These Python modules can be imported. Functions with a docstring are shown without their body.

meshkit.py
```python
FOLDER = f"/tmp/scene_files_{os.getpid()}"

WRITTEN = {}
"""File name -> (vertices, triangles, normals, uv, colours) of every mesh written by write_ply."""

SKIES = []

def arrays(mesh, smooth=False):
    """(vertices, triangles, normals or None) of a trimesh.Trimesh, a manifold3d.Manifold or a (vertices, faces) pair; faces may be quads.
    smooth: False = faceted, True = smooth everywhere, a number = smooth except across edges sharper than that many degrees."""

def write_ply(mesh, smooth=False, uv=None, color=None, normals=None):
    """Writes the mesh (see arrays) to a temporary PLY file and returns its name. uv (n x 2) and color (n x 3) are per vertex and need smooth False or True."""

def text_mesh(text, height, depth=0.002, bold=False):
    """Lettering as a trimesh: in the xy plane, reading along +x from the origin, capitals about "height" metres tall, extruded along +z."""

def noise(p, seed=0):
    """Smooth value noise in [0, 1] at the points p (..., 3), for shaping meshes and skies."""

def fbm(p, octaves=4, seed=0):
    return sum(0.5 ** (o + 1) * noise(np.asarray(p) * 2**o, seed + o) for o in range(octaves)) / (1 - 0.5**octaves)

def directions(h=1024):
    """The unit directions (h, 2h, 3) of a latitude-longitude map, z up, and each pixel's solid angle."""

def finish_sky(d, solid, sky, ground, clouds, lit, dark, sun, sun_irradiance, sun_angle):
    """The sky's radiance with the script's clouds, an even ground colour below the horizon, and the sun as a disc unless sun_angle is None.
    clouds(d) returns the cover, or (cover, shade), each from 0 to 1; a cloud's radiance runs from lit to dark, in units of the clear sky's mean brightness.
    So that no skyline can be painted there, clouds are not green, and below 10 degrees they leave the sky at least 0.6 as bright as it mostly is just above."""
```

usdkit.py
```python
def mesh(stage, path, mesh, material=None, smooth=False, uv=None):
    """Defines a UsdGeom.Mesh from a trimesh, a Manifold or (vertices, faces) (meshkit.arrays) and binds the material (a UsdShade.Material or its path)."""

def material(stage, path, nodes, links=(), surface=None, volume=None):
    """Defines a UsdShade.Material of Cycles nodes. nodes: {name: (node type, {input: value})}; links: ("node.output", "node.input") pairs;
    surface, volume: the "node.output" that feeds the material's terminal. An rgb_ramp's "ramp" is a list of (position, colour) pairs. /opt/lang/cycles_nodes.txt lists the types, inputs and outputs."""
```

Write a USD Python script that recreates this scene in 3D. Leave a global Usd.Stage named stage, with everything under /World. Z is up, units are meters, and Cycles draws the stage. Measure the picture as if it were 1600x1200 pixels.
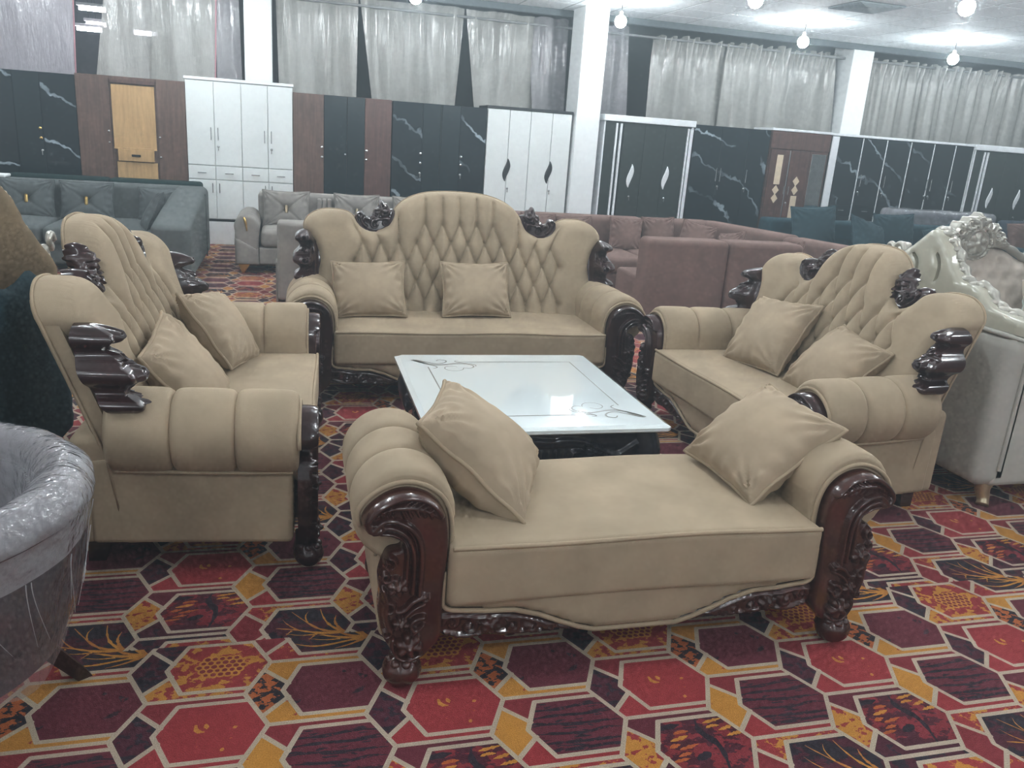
import math, random
import numpy as np, trimesh, shapely, usdkit, meshkit
from shapely.geometry import Polygon, LineString, Point, box as sbox
from scipy.spatial import Delaunay, cKDTree
from pxr import Usd, UsdGeom, UsdLux, Sdf, Gf, Vt, UsdShade

# ------------------------------------------------------------------ camera, lamps, exposure
stage = Usd.Stage.CreateInMemory()
UsdGeom.SetStageUpAxis(stage, UsdGeom.Tokens.z)
UsdGeom.SetStageMetersPerUnit(stage, 1.0)
UsdGeom.Xform.Define(stage, '/World')
EYE = np.array([0.0, 0.0, 1.6])
CR = np.array([0.96635093, -0.24758644, 0.06976273])
CD = np.array([-0.00768725, -0.29888635, -0.95425775])
CF = np.array([0.25711241, 0.92161158, -0.29073236])
FPX = 1283.7
EXPOSURE = 2.25
cam = UsdGeom.Camera.Define(stage, '/World/camera')
m4 = Gf.Matrix4d(1.0)
for i, v in enumerate((CR, -CD, -CF, EYE)):
    m4.SetRow(i, Gf.Vec4d(*[float(x) for x in v], 1.0 if i == 3 else 0.0))
UsdGeom.Xformable(cam).AddTransformOp().Set(m4)
cam.CreateHorizontalApertureAttr(36.0)
cam.CreateVerticalApertureAttr(27.0)
cam.CreateFocalLengthAttr(FPX / 1600 * 36.0)
cam.CreateClippingRangeAttr(Gf.Vec2f(0.05, 200))
cam.CreateExposureAttr(EXPOSURE)
BULB_STRENGTH = 55.0          # emission of each bare bulb
TUBE_STRENGTH = 9.0           # fluorescent tubes in the hall behind
BULB_COLOR = (0.90, 0.97, 1.0)
rng = np.random.default_rng(7)

# ------------------------------------------------------------------ scene-graph helpers
_count = {}
def path_for(parent, name):
    base = (parent if isinstance(parent, str) else str(parent.GetPath())) if parent is not None else '/World'
    k = (base, name)
    n = _count.get(k, 0)
    _count[k] = n + 1
    return f'{base}/{name}' + (f'_{n:03d}' if n else '')

def tag(p, label=None, cat=None, group=None, kind=None):
    for k, v in (('label', label), ('category', cat), ('group', group), ('kind', kind)):
        if v:
            p.SetCustomDataByKey(k, v)
    return p

def thing(name, label, cat, loc=(0, 0, 0), rz=0.0, group=None, matrix=None, kind=None):
    x = UsdGeom.Xform.Define(stage, path_for(None, name))
    if matrix is not None:
        x.AddTransformOp().Set(matrix)
    else:
        x.AddTranslateOp().Set(Gf.Vec3d(*map(float, loc)))
        x.AddRotateZOp().Set(float(rz))
    return tag(x.GetPrim(), label, cat, group, kind)

def dup(src, name, label, loc=None, rz=0.0, matrix=None, group=None):
    x = UsdGeom.Xform.Define(stage, path_for(None, name))
    p = x.GetPrim()
    p.GetReferences().AddInternalReference(src.GetPath())
    p.SetInstanceable(True)
    ops = UsdGeom.Xformable(p).GetOrderedXformOps()
    if matrix is not None:
        ops[0].Set(matrix)
    else:
        ops[0].Set(Gf.Vec3d(*map(float, loc)))
        ops[1].Set(float(rz))
    tag(p, label, None, group)
    return p

class MB:
    def __init__(self): self.v, self.f, self.n = [], [], 0
    def add(self, m):
        v, f = (m.vertices, m.faces) if hasattr(m, 'vertices') else m
        v = np.asarray(v, float); f = np.asarray(f, int)
        if f.shape[1] == 4: f = np.vstack([f[:, [0, 1, 2]], f[:, [0, 2, 3]]])
        self.v.append(v); self.f.append(f + self.n); self.n += len(v)
        return self
    def get(self): return np.vstack(self.v), np.vstack(self.f)

def part(parent, name, mesh, mat, smooth=35, label=None, kind=None):
    if isinstance(mesh, MB): mesh = mesh.get()
    m = usdkit.mesh(stage, path_for(parent, name), mesh, mat, smooth)
    if label or kind: tag(m.GetPrim(), label, None, None, kind)
    return m.GetPrim()

def single(name, mesh, mat, label, cat, smooth=35, group=None, kind=None):
    return tag(part(None, name, mesh, mat, smooth), label, cat, group, kind)

def struct(name, mesh, mat, smooth=35, parent=None):
    p = part(parent, name, mesh, mat, smooth)
    if parent is None: tag(p, kind='structure')
    return p

# ------------------------------------------------------------------ mesh helpers
def V3(v): return np.asarray(v, float)
def moved(m, d=(0, 0, 0), rz=0.0, s=(1, 1, 1)):
    v, f = (m.get() if isinstance(m, MB) else (m.vertices, m.faces) if hasattr(m, 'vertices') else m)
    v = np.asarray(v, float) * np.asarray(s, float); f = np.asarray(f)
    if np.prod(s) < 0: f = f[:, ::-1]
    c, q = math.cos(rz), math.sin(rz)
    return v @ np.array([[c, q, 0], [-q, c, 0], [0, 0, 1]]) + np.asarray(d, float), f

def cbox(x0, x1, y0, y1, z0, z1, b=0.004):
    """box with chamfered edges"""
    lo, hi = np.array([x0, y0, z0], float), np.array([x1, y1, z1], float)
    b = min(b, 0.45 * (hi - lo).min())
    if b <= 0:
        return trimesh.creation.box(bounds=[lo, hi])
    P = []
    for sx in (0, 1):
        for sy in (0, 1):
            for sz in (0, 1):
                c = np.where([sx, sy, sz], hi, lo); d = np.where([sx, sy, sz], -b, b)
                for k in range(3):
                    q = c.copy(); q[[i for i in range(3) if i != k]] += d[[i for i in range(3) if i != k]]
                    P.append(q)
    return trimesh.convex.convex_hull(np.array(P))

def softbox(x0, x1, y0, y1, z0, z1, r=0.03, mid=6, nr=4, fn=None):
    """upholstered block: rounded box on a grid; fn(points, unit coords) may displace"""
    lo, hi = np.array([x0, y0, z0], float), np.array([x1, y1, z1], float)
    r = min(r, 0.49 * (hi - lo).min())
    ax = []
    for k in range(3):
        a = np.linspace(0, r, nr + 1); m_ = np.linspace(lo[k] + r, hi[k] - r, mid + 1)
        ax.append(np.concatenate([lo[k] + a[:-1], m_, hi[k] - a[:-1][::-1]]))
    vs, fs, n = [], [], 0
    for k in range(3):
        i, j = [(1, 2), (2, 0), (0, 1)][k]
        A, B = np.meshgrid(ax[i], ax[j], indexing='ij')
        na, nb = A.shape
        for side in (0, 1):
            P = np.zeros((na * nb, 3)); P[:, i] = A.ravel(); P[:, j] = B.ravel(); P[:, k] = (lo, hi)[side][k]
            idx = np.arange(na * nb).reshape(na, nb)
            q = np.stack([idx[:-1, :-1], idx[1:, :-1], idx[1:, 1:], idx[:-1, 1:]], -1).reshape(-1, 4)
            if side == 0: q = q[:, ::-1]
            vs.append(P); fs.append(q + n); n += len(P)
    P = np.vstack(vs); q = np.vstack(fs)
    C = np.clip(P, lo + r, hi - r); d = P - C
    L = np.linalg.norm(d, axis=1, keepdims=True)
    P = C + r * d / np.maximum(L, 1e-9)
    key = np.round(P / 1e-6).astype(np.int64)
    _, first, inv = np.unique(key, axis=0, return_index=True, return_inverse=True)
    P = P[first]; inv = inv.ravel()
    f = np.vstack([q[:, [0, 1, 2]], q[:, [0, 2, 3]]]); f = inv[f]
    f = f[(f[:, 0] != f[:, 1]) & (f[:, 1] != f[:, 2]) & (f[:, 0] != f[:, 2])]
    if fn is not None:
        P = fn(P, (P - (lo + hi) / 2) / ((hi - lo) / 2))
    return P, f

def crown(h):
    def fn(P, u):
        P = P.copy(); P[:, 2] += h * np.clip(u[:, 2], 0, 1) * (1 - u[:, 0] ** 4) * (1 - u[:, 1] ** 4); return P
    return fn

def tube(pts, r, n=8, closed=False):
    P = np.asarray(pts, float); N = len(P)
    R = np.broadcast_to(np.asarray(r, float), (N,))
    if closed: T = np.roll(P, -1, 0) - np.roll(P, 1, 0)
    else: T = np.gradient(P, axis=0)
    T = T / np.maximum(np.linalg.norm(T, axis=1, keepdims=True), 1e-9)
    a = np.array([0, 0, 1.0]) if abs(T[0, 2]) < 0.9 else np.array([1.0, 0, 0])
    nrm = np.cross(T[0], a); nrm /= np.linalg.norm(nrm)
    ang = np.linspace(0, 2 * np.pi, n, endpoint=False)
    V = []
    for i in range(N):
        nrm = nrm - T[i] * (nrm @ T[i]); nrm /= max(np.linalg.norm(nrm), 1e-9)
        b = np.cross(T[i], nrm)
        V.append(P[i] + R[i] * (np.cos(ang)[:, None] * nrm + np.sin(ang)[:, None] * b))
    V = np.vstack(V); F = []
    for i in range(N if closed else N - 1):
        i2 = (i + 1) % N
        for k in range(n):
            k2 = (k + 1) % n
            F += [[i * n + k, i * n + k2, i2 * n + k2], [i * n + k, i2 * n + k2, i2 * n + k]]
    if not closed:
        V = np.vstack([V, P[0], P[-1]])
        for k in range(n):
            k2 = (k + 1) % n
            F += [[len(V) - 2, k2, k], [len(V) - 1, (N - 1) * n + k, (N - 1) * n + k2]]
    return V, np.array(F)

def spline(pts, n=60, closed=False):
    from scipy.interpolate import CubicSpline
    P = np.asarray(pts, float)
    if closed: P = np.vstack([P, P[:1]])
    s = np.concatenate([[0], np.cumsum(np.linalg.norm(np.diff(P, axis=0), axis=1) ** 0.5 + 1e-9)])
    c = CubicSpline(s, P, bc_type='periodic' if closed else 'natural')
    return c(np.linspace(0, s[-1], n, endpoint=not closed))

def lathe(prof, n=20, center=(0, 0, 0)):
    prof = np.asarray(prof, float)
    m = trimesh.creation.revolve(prof, sections=n)
    return moved(m, center)

def ball(c, r, s=(1, 1, 1), sub=2):
    m = trimesh.creation.icosphere(subdivisions=sub, radius=1.0)
    return m.vertices * (r * np.asarray(s, float)) + np.asarray(c, float), m.faces

def resample(ring, sp):
    L = LineString(ring); n = max(8, int(L.length / sp))
    return np.array([L.interpolate(t, normalized=True).coords[0] for t in np.linspace(0, 1, n, endpoint=False)])

def puff(poly, hf, hb, sp, bsp=None):
    """closed solid over a 2D outline (x, z): front surface at y = -hf, back at y = +hb; hf, hb take (points, distance to the outline)"""
    if not isinstance(poly, Polygon): poly = Polygon(poly)
    poly = poly.buffer(0)
    if poly.geom_type != 'Polygon': poly = max(poly.geoms, key=lambda g: g.area)
    bsp = bsp or sp
    B = np.vstack([resample(np.array(r.coords), bsp) for r in [poly.exterior, *poly.interiors]])
    x0, z0, x1, z1 = poly.bounds
    gx, gz = np.meshgrid(np.arange(x0 + sp / 2, x1, sp), np.arange(z0 + sp / 2, z1, sp * 0.866), indexing='ij')
    gx = gx + (np.arange(gx.shape[1]) % 2) * sp / 2
    G = np.stack([gx.ravel(), gz.ravel()], 1)
    bd = poly.boundary
    pts = shapely.points(G)
    G = G[shapely.contains(poly, pts) & (shapely.distance(pts, bd) > bsp * 0.45)]
    P = np.vstack([B, G])
    T = Delaunay(P).simplices
    T = T[shapely.contains(poly, shapely.points(P[T].mean(1)))]
    a, b, c = P[T[:, 0]], P[T[:, 1]], P[T[:, 2]]
    cr = (b[:, 0] - a[:, 0]) * (c[:, 1] - a[:, 1]) - (b[:, 1] - a[:, 1]) * (c[:, 0] - a[:, 0])
    T = T[np.abs(cr) > 1e-10]; cr = cr[np.abs(cr) > 1e-10]
    T[cr < 0] = T[cr < 0][:, ::-1]
    d = shapely.distance(shapely.points(P), bd); d[:len(B)] = 0
    n = len(P)
    F = np.stack([P[:, 0], -hf(P, d), P[:, 1]], 1); K = np.stack([P[:, 0], hb(P, d), P[:, 1]], 1)
    E = np.vstack([T[:, [0, 1]], T[:, [1, 2]], T[:, [2, 0]]])
    key = {tuple(e) for e in E.tolist()}
    rim = np.array([e for e in key if (e[1], e[0]) not in key])
    W = np.vstack([np.stack([rim[:, 0], rim[:, 0] + n, rim[:, 1] + n], 1), np.stack([rim[:, 0], rim[:, 1] + n, rim[:, 1]], 1)])
    return np.vstack([F, K]), np.vstack([T, T[:, ::-1] + n, W])

def dome_h(T, r): return lambda P, d: T * np.sqrt(np.maximum(0, 1 - (1 - np.minimum(d / r, 1)) ** 2))
def flat_h(t): return lambda P, d: np.full(len(P), t)

# relief carving: strokes are (points, width, height)
def stroke(pts, w, h, n=None, taper=0.0):
    P = spline(pts, n or max(12, int(LineString(pts).length / 0.003))) if len(pts) > 2 else np.linspace(pts[0], pts[1], 16)
    t = np.linspace(0, 1, len(P)); k = 1 - taper * t
    return np.column_stack([P, w * k, h * k])
def spiral(c, r, a0, turns, w, h, sgn=1, r1=0.15):
    t = np.linspace(0, 1, int(40 * turns) + 10); a = a0 + sgn * t * turns * 2 * np.pi; rr = r * (1 - (1 - r1) * t)
    return np.column_stack([c[0] + rr * np.cos(a), c[1] + rr * np.sin(a), w * (1 - .45 * t), h * (1 - .2 * t)])
def rosette(c, r, h):
    o = []
    for k in range(6):
        a = k * np.pi / 3 + 0.3
        o.append(stroke([(c[0] + .25 * r * math.cos(a), c[1] + .25 * r * math.sin(a)), (c[0] + .8 * r * math.cos(a), c[1] + .8 * r * math.sin(a))], .36 * r, h))
    o.append(np.array([[c[0], c[1], .4 * r, h * 1.5]]))
    return o
def leaf(a, b, w, h, bend=0.0, veins=4):
    a, b = np.array(a, float), np.array(b, float); d = b - a; nrm = np.array([-d[1], d[0]])
    mid = (a + b) / 2 + bend * nrm
    o = [stroke([tuple(a), tuple(mid), tuple(b)], w * .34, h, taper=.5)]
    L = spline([tuple(a), tuple(mid), tuple(b)], 24)
    un = nrm / max(np.linalg.norm(nrm), 1e-9); ud = d / max(np.linalg.norm(d), 1e-9)
    for k in range(veins):
        p = L[int(2 + k * 18 / veins)]; s = w * (1 - .5 * k / veins)
        for g in (-1, 1):
            o.append(stroke([tuple(p), tuple(p + g * un * s * .9 + ud * s * .8)], w * .2, h * .8, taper=.3))
    return o
def carve(strokes):
    S = np.vstack([np.vstack(s) if isinstance(s, list) else s for s in strokes])
    tree = cKDTree(S[:, :2])
    def fn(P):
        k = min(14, len(S))
        d, i = tree.query(P, k=k)
        return np.max(S[i, 3] * np.sqrt(np.maximum(0, 1 - (d / S[i, 2]) ** 2)), axis=1)
    return fn

# ------------------------------------------------------------------ materials
def MAT(name, nodes, links=(), surface='p.BSDF'):
    return usdkit.material(stage, '/World/Looks/' + name, nodes, links, surface=surface)
def plain(name, col, rough=0.5, **kw):
    return MAT(name, {'p': ('principled_bsdf', {'base_color': col, 'roughness': rough, **kw})})
def mottled(name, c1, c2, scale, rough=0.5, stretch=(1, 1, 1), bump=0.0, bscale=None, detail=4, **kw):
    nodes = {'g': ('texture_coordinate', {}), 'm': ('mapping', {'scale': stretch}), 'n': ('noise_texture', {'scale': scale, 'detail': detail}),
             'r': ('rgb_ramp', {'ramp': [(0.3, c1), (0.7, c2)]}), 'p': ('principled_bsdf', {'roughness': rough, **kw})}
    links = [('g.object', 'm.vector'), ('m.vector', 'n.vector'), ('n.fac', 'r.fac'), ('r.color', 'p.base_color')]
    if bump:
        nodes['n2'] = ('noise_texture', {'scale': bscale or scale * 8, 'detail': 2}); nodes['b'] = ('bump', {'strength': bump, 'distance': 0.002})
        links += [('g.object', 'n2.vector'), ('n2.fac', 'b.height'), ('b.normal', 'p.normal')]
    return MAT(name, nodes, links)
def velvet(name, c, k=0.12, sheen=0.35, scale=6):
    c = np.array(c)
    return mottled(name, tuple(c * (1 - k)), tuple(c * (1 + k)), scale, 0.85, bump=0.12, bscale=500, sheen_weight=sheen, sheen_roughness=0.4, sheen_tint=tuple(np.minimum(1, c * 1.6)), specular_ior_level=0.2)
def marble(name, base, vein, rough=0.08):
    return MAT(name, {'g': ('geometry', {}), 'm': ('mapping', {'scale': (1.0, 1.0, 1.0), 'rotation': (0.0, -0.55, 0.0)}),
        'n': ('wave_texture', {'scale': 0.75, 'distortion': 6.5, 'detail': 5.0, 'detail_scale': 1.3, 'detail_roughness': 0.62, 'bands_direction': 'z'}), 'r': ('rgb_ramp', {'ramp': [(0.0, vein), (0.004, vein), (0.022, base), (1.0, base)]}),
        'n3': ('noise_texture', {'scale': 1.3, 'detail': 3}), 'r3': ('rgb_ramp', {'ramp': [(0.44, (0, 0, 0)), (0.60, (1, 1, 1))]}),
        'x': ('mix', {'color1': base}), 'p': ('principled_bsdf', {'roughness': rough})},
        [('g.position', 'm.vector'), ('m.vector', 'n.vector'), ('n.fac', 'r.fac'), ('g.position', 'n3.vector'), ('n3.fac', 'r3.fac'), ('r3.color', 'x.fac'), ('r.color', 'x.color2'), ('x.color', 'p.base_color')])
def woodgrain(name, c1, c2, rough=0.35, sc=(14, 14, 1.2)):
    return mottled(name, c1, c2, 2.2, rough, stretch=sc, detail=6)

TAN = velvet('tan_velvet', (0.335, 0.262, 0.182))
TAN_CUSHION = velvet('tan_cushion_velvet', (0.345, 0.268, 0.188))
TAN_PIPING = velvet('tan_piping', (0.33, 0.255, 0.175))
BUTTON = velvet('tan_button', (0.40, 0.31, 0.215))
WOOD = mottled('carved_mahogany', (0.030, 0.0085, 0.0065), (0.060, 0.018, 0.013), 5, 0.16, stretch=(3, 3, .6), coat_weight=0.6, coat_roughness=0.08)
WOOD_DARK = mottled('dark_carved_wood', (0.022, 0.010, 0.010), (0.040, 0.016, 0.016), 5, 0.15, coat_weight=0.5, coat_roughness=0.1)
TABLE_BLACK = plain('table_black_lacquer', (0.018, 0.019, 0.027), 0.15, coat_weight=0.5)
GLASS_WHITE = plain('white_glass_top', (0.74, 0.80, 0.80), 0.03, coat_weight=1.0, coat_roughness=0.01)
INLAY = plain('grey_inlay', (0.20, 0.19, 0.17), 0.25)
WHITE_PAINT = plain('white_paint', (0.80, 0.82, 0.82), 0.5)
WALL_PAINT = plain('hall_wall_paint', (0.78, 0.79, 0.78), 0.7)
CEIL = mottled('ceiling_tile_white', (0.78, 0.82, 0.84), (0.84, 0.88, 0.90), 30, 0.8)
CEIL_GRID = plain('ceiling_grid', (0.42, 0.45, 0.47), 0.5)
VENT = plain('vent_grey', (0.32, 0.36, 0.38), 0.5)
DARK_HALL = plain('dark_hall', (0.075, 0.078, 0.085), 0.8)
WHITE_LAM = plain('white_laminate', (0.74, 0.77, 0.76), 0.3)
WHITE_EDGE = plain('white_edge', (0.78, 0.80, 0.82), 0.35)
BLACK_TRIM = plain('black_trim', (0.012, 0.014, 0.016), 0.3)
BLACK_LAM = plain('black_laminate', (0.030, 0.038, 0.036), 0.22)
DARK_LAM = plain('dark_teal_laminate', (0.010, 0.018, 0.022), 0.15)
MARBLE = marble('black_marble', (0.009, 0.015, 0.019), (0.30, 0.36, 0.40))
BROWN = woodgrain('brown_woodgrain', (0.075, 0.040, 0.032), (0.155, 0.088, 0.068))
ROSE = woodgrain('rosewood_woodgrain', (0.060, 0.026, 0.022), (0.125, 0.058, 0.046))
OAK = woodgrain('oak_woodgrain', (0.42, 0.25, 0.11), (0.56, 0.36, 0.17))
CREAM = plain('cream_inlay', (0.68, 0.55, 0.40), 0.4)
MIRROR = plain('mirror', (0.85, 0.88, 0.88), 0.03, metallic=1.0)
CHROME = plain('chrome', (0.75, 0.77, 0.78), 0.2, metallic=1.0)
GOLD = plain('gold', (0.92, 0.62, 0.22), 0.25, metallic=1.0)
CHAMPAGNE = plain('champagne_metal', (0.50, 0.41, 0.28), 0.35, metallic=0.8)
GREY_FAB = velvet('grey_fabric', (0.105, 0.115, 0.115), sheen=0.15)
GREY_CUSH = velvet('grey_cushion_fabric', (0.098, 0.108, 0.110), sheen=0.15)
LGREY_FAB = velvet('light_grey_fabric', (0.245, 0.225, 0.205), sheen=0.15, k=0.18)
MAUVE = velvet('mauve_fabric', (0.170, 0.108, 0.093), sheen=0.2)
TEAL = velvet('teal_fabric', (0.016, 0.046, 0.060), sheen=0.15)
TEAL_LIGHT = velvet('teal_cushion_fabric', (0.026, 0.054, 0.066), sheen=0.15)
GREEN_DARK = velvet('dark_green_fabric', (0.008, 0.026, 0.026), sheen=0.1)
NAVY = velvet('slate_fabric', (0.040, 0.055, 0.075), sheen=0.15)
BROWN_VEL = velvet('golden_brown_velvet', (0.175, 0.125, 0.072), sheen=0.25)
CREAM_FAB = velvet('cream_fabric', (0.50, 0.44, 0.38), sheen=0.1, k=0.05)
CREAM_SIDE = velvet('pale_grey_side_fabric', (0.40, 0.385, 0.345), sheen=0.1, k=0.05)
CREAM_LACQ = plain('cream_lacquer', (0.43, 0.41, 0.33), 0.22, coat_weight=0.4)
SILVER_CREAM = plain('antique_silver', (0.44, 0.42, 0.37), 0.3, metallic=0.35)
PURPLE = velvet('dusky_purple_fabric', (0.085, 0.055, 0.060), sheen=0.15)
LEG_BROWN = plain('dark_brown_leg', (0.030, 0.013, 0.010), 0.35)
FLORAL = MAT('floral_fabric', {'g': ('texture_coordinate', {}), 'v': ('voronoi_texture', {'scale': 13}), 'r': ('rgb_ramp', {'ramp': [(0.0, (0.55, 0.25, 0.33)), (0.22, (0.62, 0.42, 0.45)), (0.34, (0.30, 0.42, 0.40)), (0.5, (0.50, 0.60, 0.58)), (1, (0.52, 0.62, 0.60))]}), 'p': ('principled_bsdf', {'roughness': 0.8})}, [('g.object', 'v.vector'), ('v.distance', 'r.fac'), ('r.color', 'p.base_color')])
def emis(name, col, s):
    return MAT(name, {'e': ('emission', {'color': col, 'strength': s})}, surface='e.emission')
BULB = emis('bulb_glow', BULB_COLOR, BULB_STRENGTH)
TUBE = emis('tube_glow', (0.93, 0.88, 1.0), TUBE_STRENGTH)
def film(name, col, clear, rough, scale=9.0, stretch=(3, 3, 0.7), bump=0.5, folds=None):
    nodes = {'g': ('texture_coordinate', {}), 'm': ('mapping', {'scale': stretch}), 'n': ('noise_texture', {'scale': scale, 'detail': 3}), 'b': ('bump', {'strength': bump, 'distance': 0.02}),
             'd': ('diffuse_bsdf', {'color': col}), 'l': ('translucent_bsdf', {'color': col}), 'dl': ('mix_closure', {'fac': 0.35}),
             't': ('transparent_bsdf', {'color': (0.93, 0.94, 0.95)}), 'x': ('mix_closure', {'fac': clear}),
             's': ('glossy_bsdf', {'color': (1, 1, 1), 'roughness': rough}), 'fr': ('fresnel', {'IOR': 1.5}), 'y': ('mix_closure', {})}
    links = [('g.object', 'm.vector'), ('m.vector', 'n.vector'), ('n.fac', 'b.height'), ('b.normal', 's.normal'), ('b.normal', 'd.normal'), ('b.normal', 'fr.normal'), ('d.BSDF', 'dl.closure1'), ('l.BSDF', 'dl.closure2'),
             ('dl.closure', 'x.closure1'), ('t.BSDF', 'x.closure2'), ('x.closure', 'y.closure1'), ('s.BSDF', 'y.closure2'), ('fr.fac', 'y.fac')]
    if folds:
        nodes['fr2'] = ('rgb_ramp', {'ramp': [(0.0, (folds[1],) * 3), (folds[2], (folds[1],) * 3), (folds[3], (folds[0],) * 3), (1.0, (folds[0],) * 3)]}); nodes['bw'] = ('rgb_to_bw', {})
        links += [('n.fac', 'fr2.fac'), ('fr2.color', 'bw.color'), ('bw.val', 'x.fac')]
    return MAT(name, nodes, links, 'y.closure')
SHEET = film('dusty_plastic_sheet', (0.50, 0.49, 0.455), 0.12, 0.18)
SHEET_CLEAR = film('clear_plastic_sheet', (0.50, 0.48, 0.50), 0.40, 0.15)
SHEET_LILAC = film('lilac_plastic_sheet', (0.52, 0.49, 0.53), 0.16, 0.2)
WRAP = film('cling_film', (0.78, 0.79, 0.84), 0.60, 0.09, scale=17, stretch=(1, 1, 1), bump=1.0)
WRAP_THIN = film('thin_cling_film', (0.72, 0.73, 0.78), 0.88, 0.10, scale=17, stretch=(1, 1, .5), bump=1.0)
FOLD = film('film_fold', (0.85, 0.86, 0.90), 0.55, 0.1, bump=0.0)
PINK_TAPE = plain('pink_edge', (0.50, 0.22, 0.26), 0.4)

HAZE = usdkit.material(stage, '/World/Looks/hall_haze', {'v': ('principled_volume', {'color': (0.80, 0.93, 1.0), 'density': 0.019, 'anisotropy': 0.35})}, [], volume='v.volume')

# ------------------------------------------------------------------ the hall: walls, columns, ceiling, plinth
CEIL_Z = 3.25
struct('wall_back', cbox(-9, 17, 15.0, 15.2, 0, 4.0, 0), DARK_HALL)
struct('wall_left', cbox(-6.2, -6.0, -5, 15.2, 0, 4.0, 0), WALL_PAINT)
struct('wall_right', cbox(17.0, 17.2, -5, 15.2, 0, 4.0, 0), WALL_PAINT)
struct('wall_front', cbox(-6.2, 17.2, -5.2, -5.0, 0, 4.0, 0), WALL_PAINT)
ceiling = struct('ceiling', cbox(-6.0, 17, -5, 11.62, CEIL_Z + 0.012, CEIL_Z + 0.1, 0), CEIL)
struct('trim_1', cbox(-6, 17, 11.60, 11.70, 3.17, CEIL_Z + 0.012, 0.004), plain('beam_grey', (0.10, 0.12, 0.13), 0.7))   # beam over the sheets
struct('trim_2', cbox(-6.0, 17, 11.06, 11.75, 0.0, 0.285, 0.004), WHITE_PAINT)                                         # white platform under the wardrobes
struct('trim_4', cbox(-6, 17, 11.80, 11.90, 3.04, 3.07, 0.004), plain('rail_grey', (0.2, 0.2, 0.2), 0.5))                              # rail the sheets hang from
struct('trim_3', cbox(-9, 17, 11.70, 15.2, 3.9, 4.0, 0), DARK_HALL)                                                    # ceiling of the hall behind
TS = 0.61
for i in range(20):
    for j in range(7):
        x0, y0 = 1.1 + i * TS, 7.30 + j * TS
        if (i, j) == (8, 2): continue
        part(ceiling, 'ceiling_tile', cbox(x0 + 0.012, x0 + TS - 0.012, y0 + 0.012, y0 + TS - 0.012, CEIL_Z - 0.003, CEIL_Z + 0.02, 0.003), CEIL, smooth=False)
mb = MB()
for i in range(21): mb.add(cbox(1.1 + i * TS - 0.012, 1.1 + i * TS + 0.012, 7.3, 7.3 + 7 * TS, CEIL_Z - 0.001, CEIL_Z + 0.02, 0))
for j in range(8): mb.add(cbox(1.1, 1.1 + 20 * TS, 7.3 + j * TS - 0.012, 7.3 + j * TS + 0.012, CEIL_Z - 0.0005, CEIL_Z + 0.02, 0))
part(ceiling, 'ceiling_grid', mb, CEIL_GRID, smooth=False)
vx, vy = 1.1 + 8.5 * TS, 7.3 + 2.5 * TS
vent = thing('ceiling_vent', 'square grey louvred air vent set in the tiled ceiling', 'air vent', (vx, vy, CEIL_Z))
part(vent, 'back_plate', cbox(-.29, .29, -.29, .29, 0.0, .012, 0), VENT, False)
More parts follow.
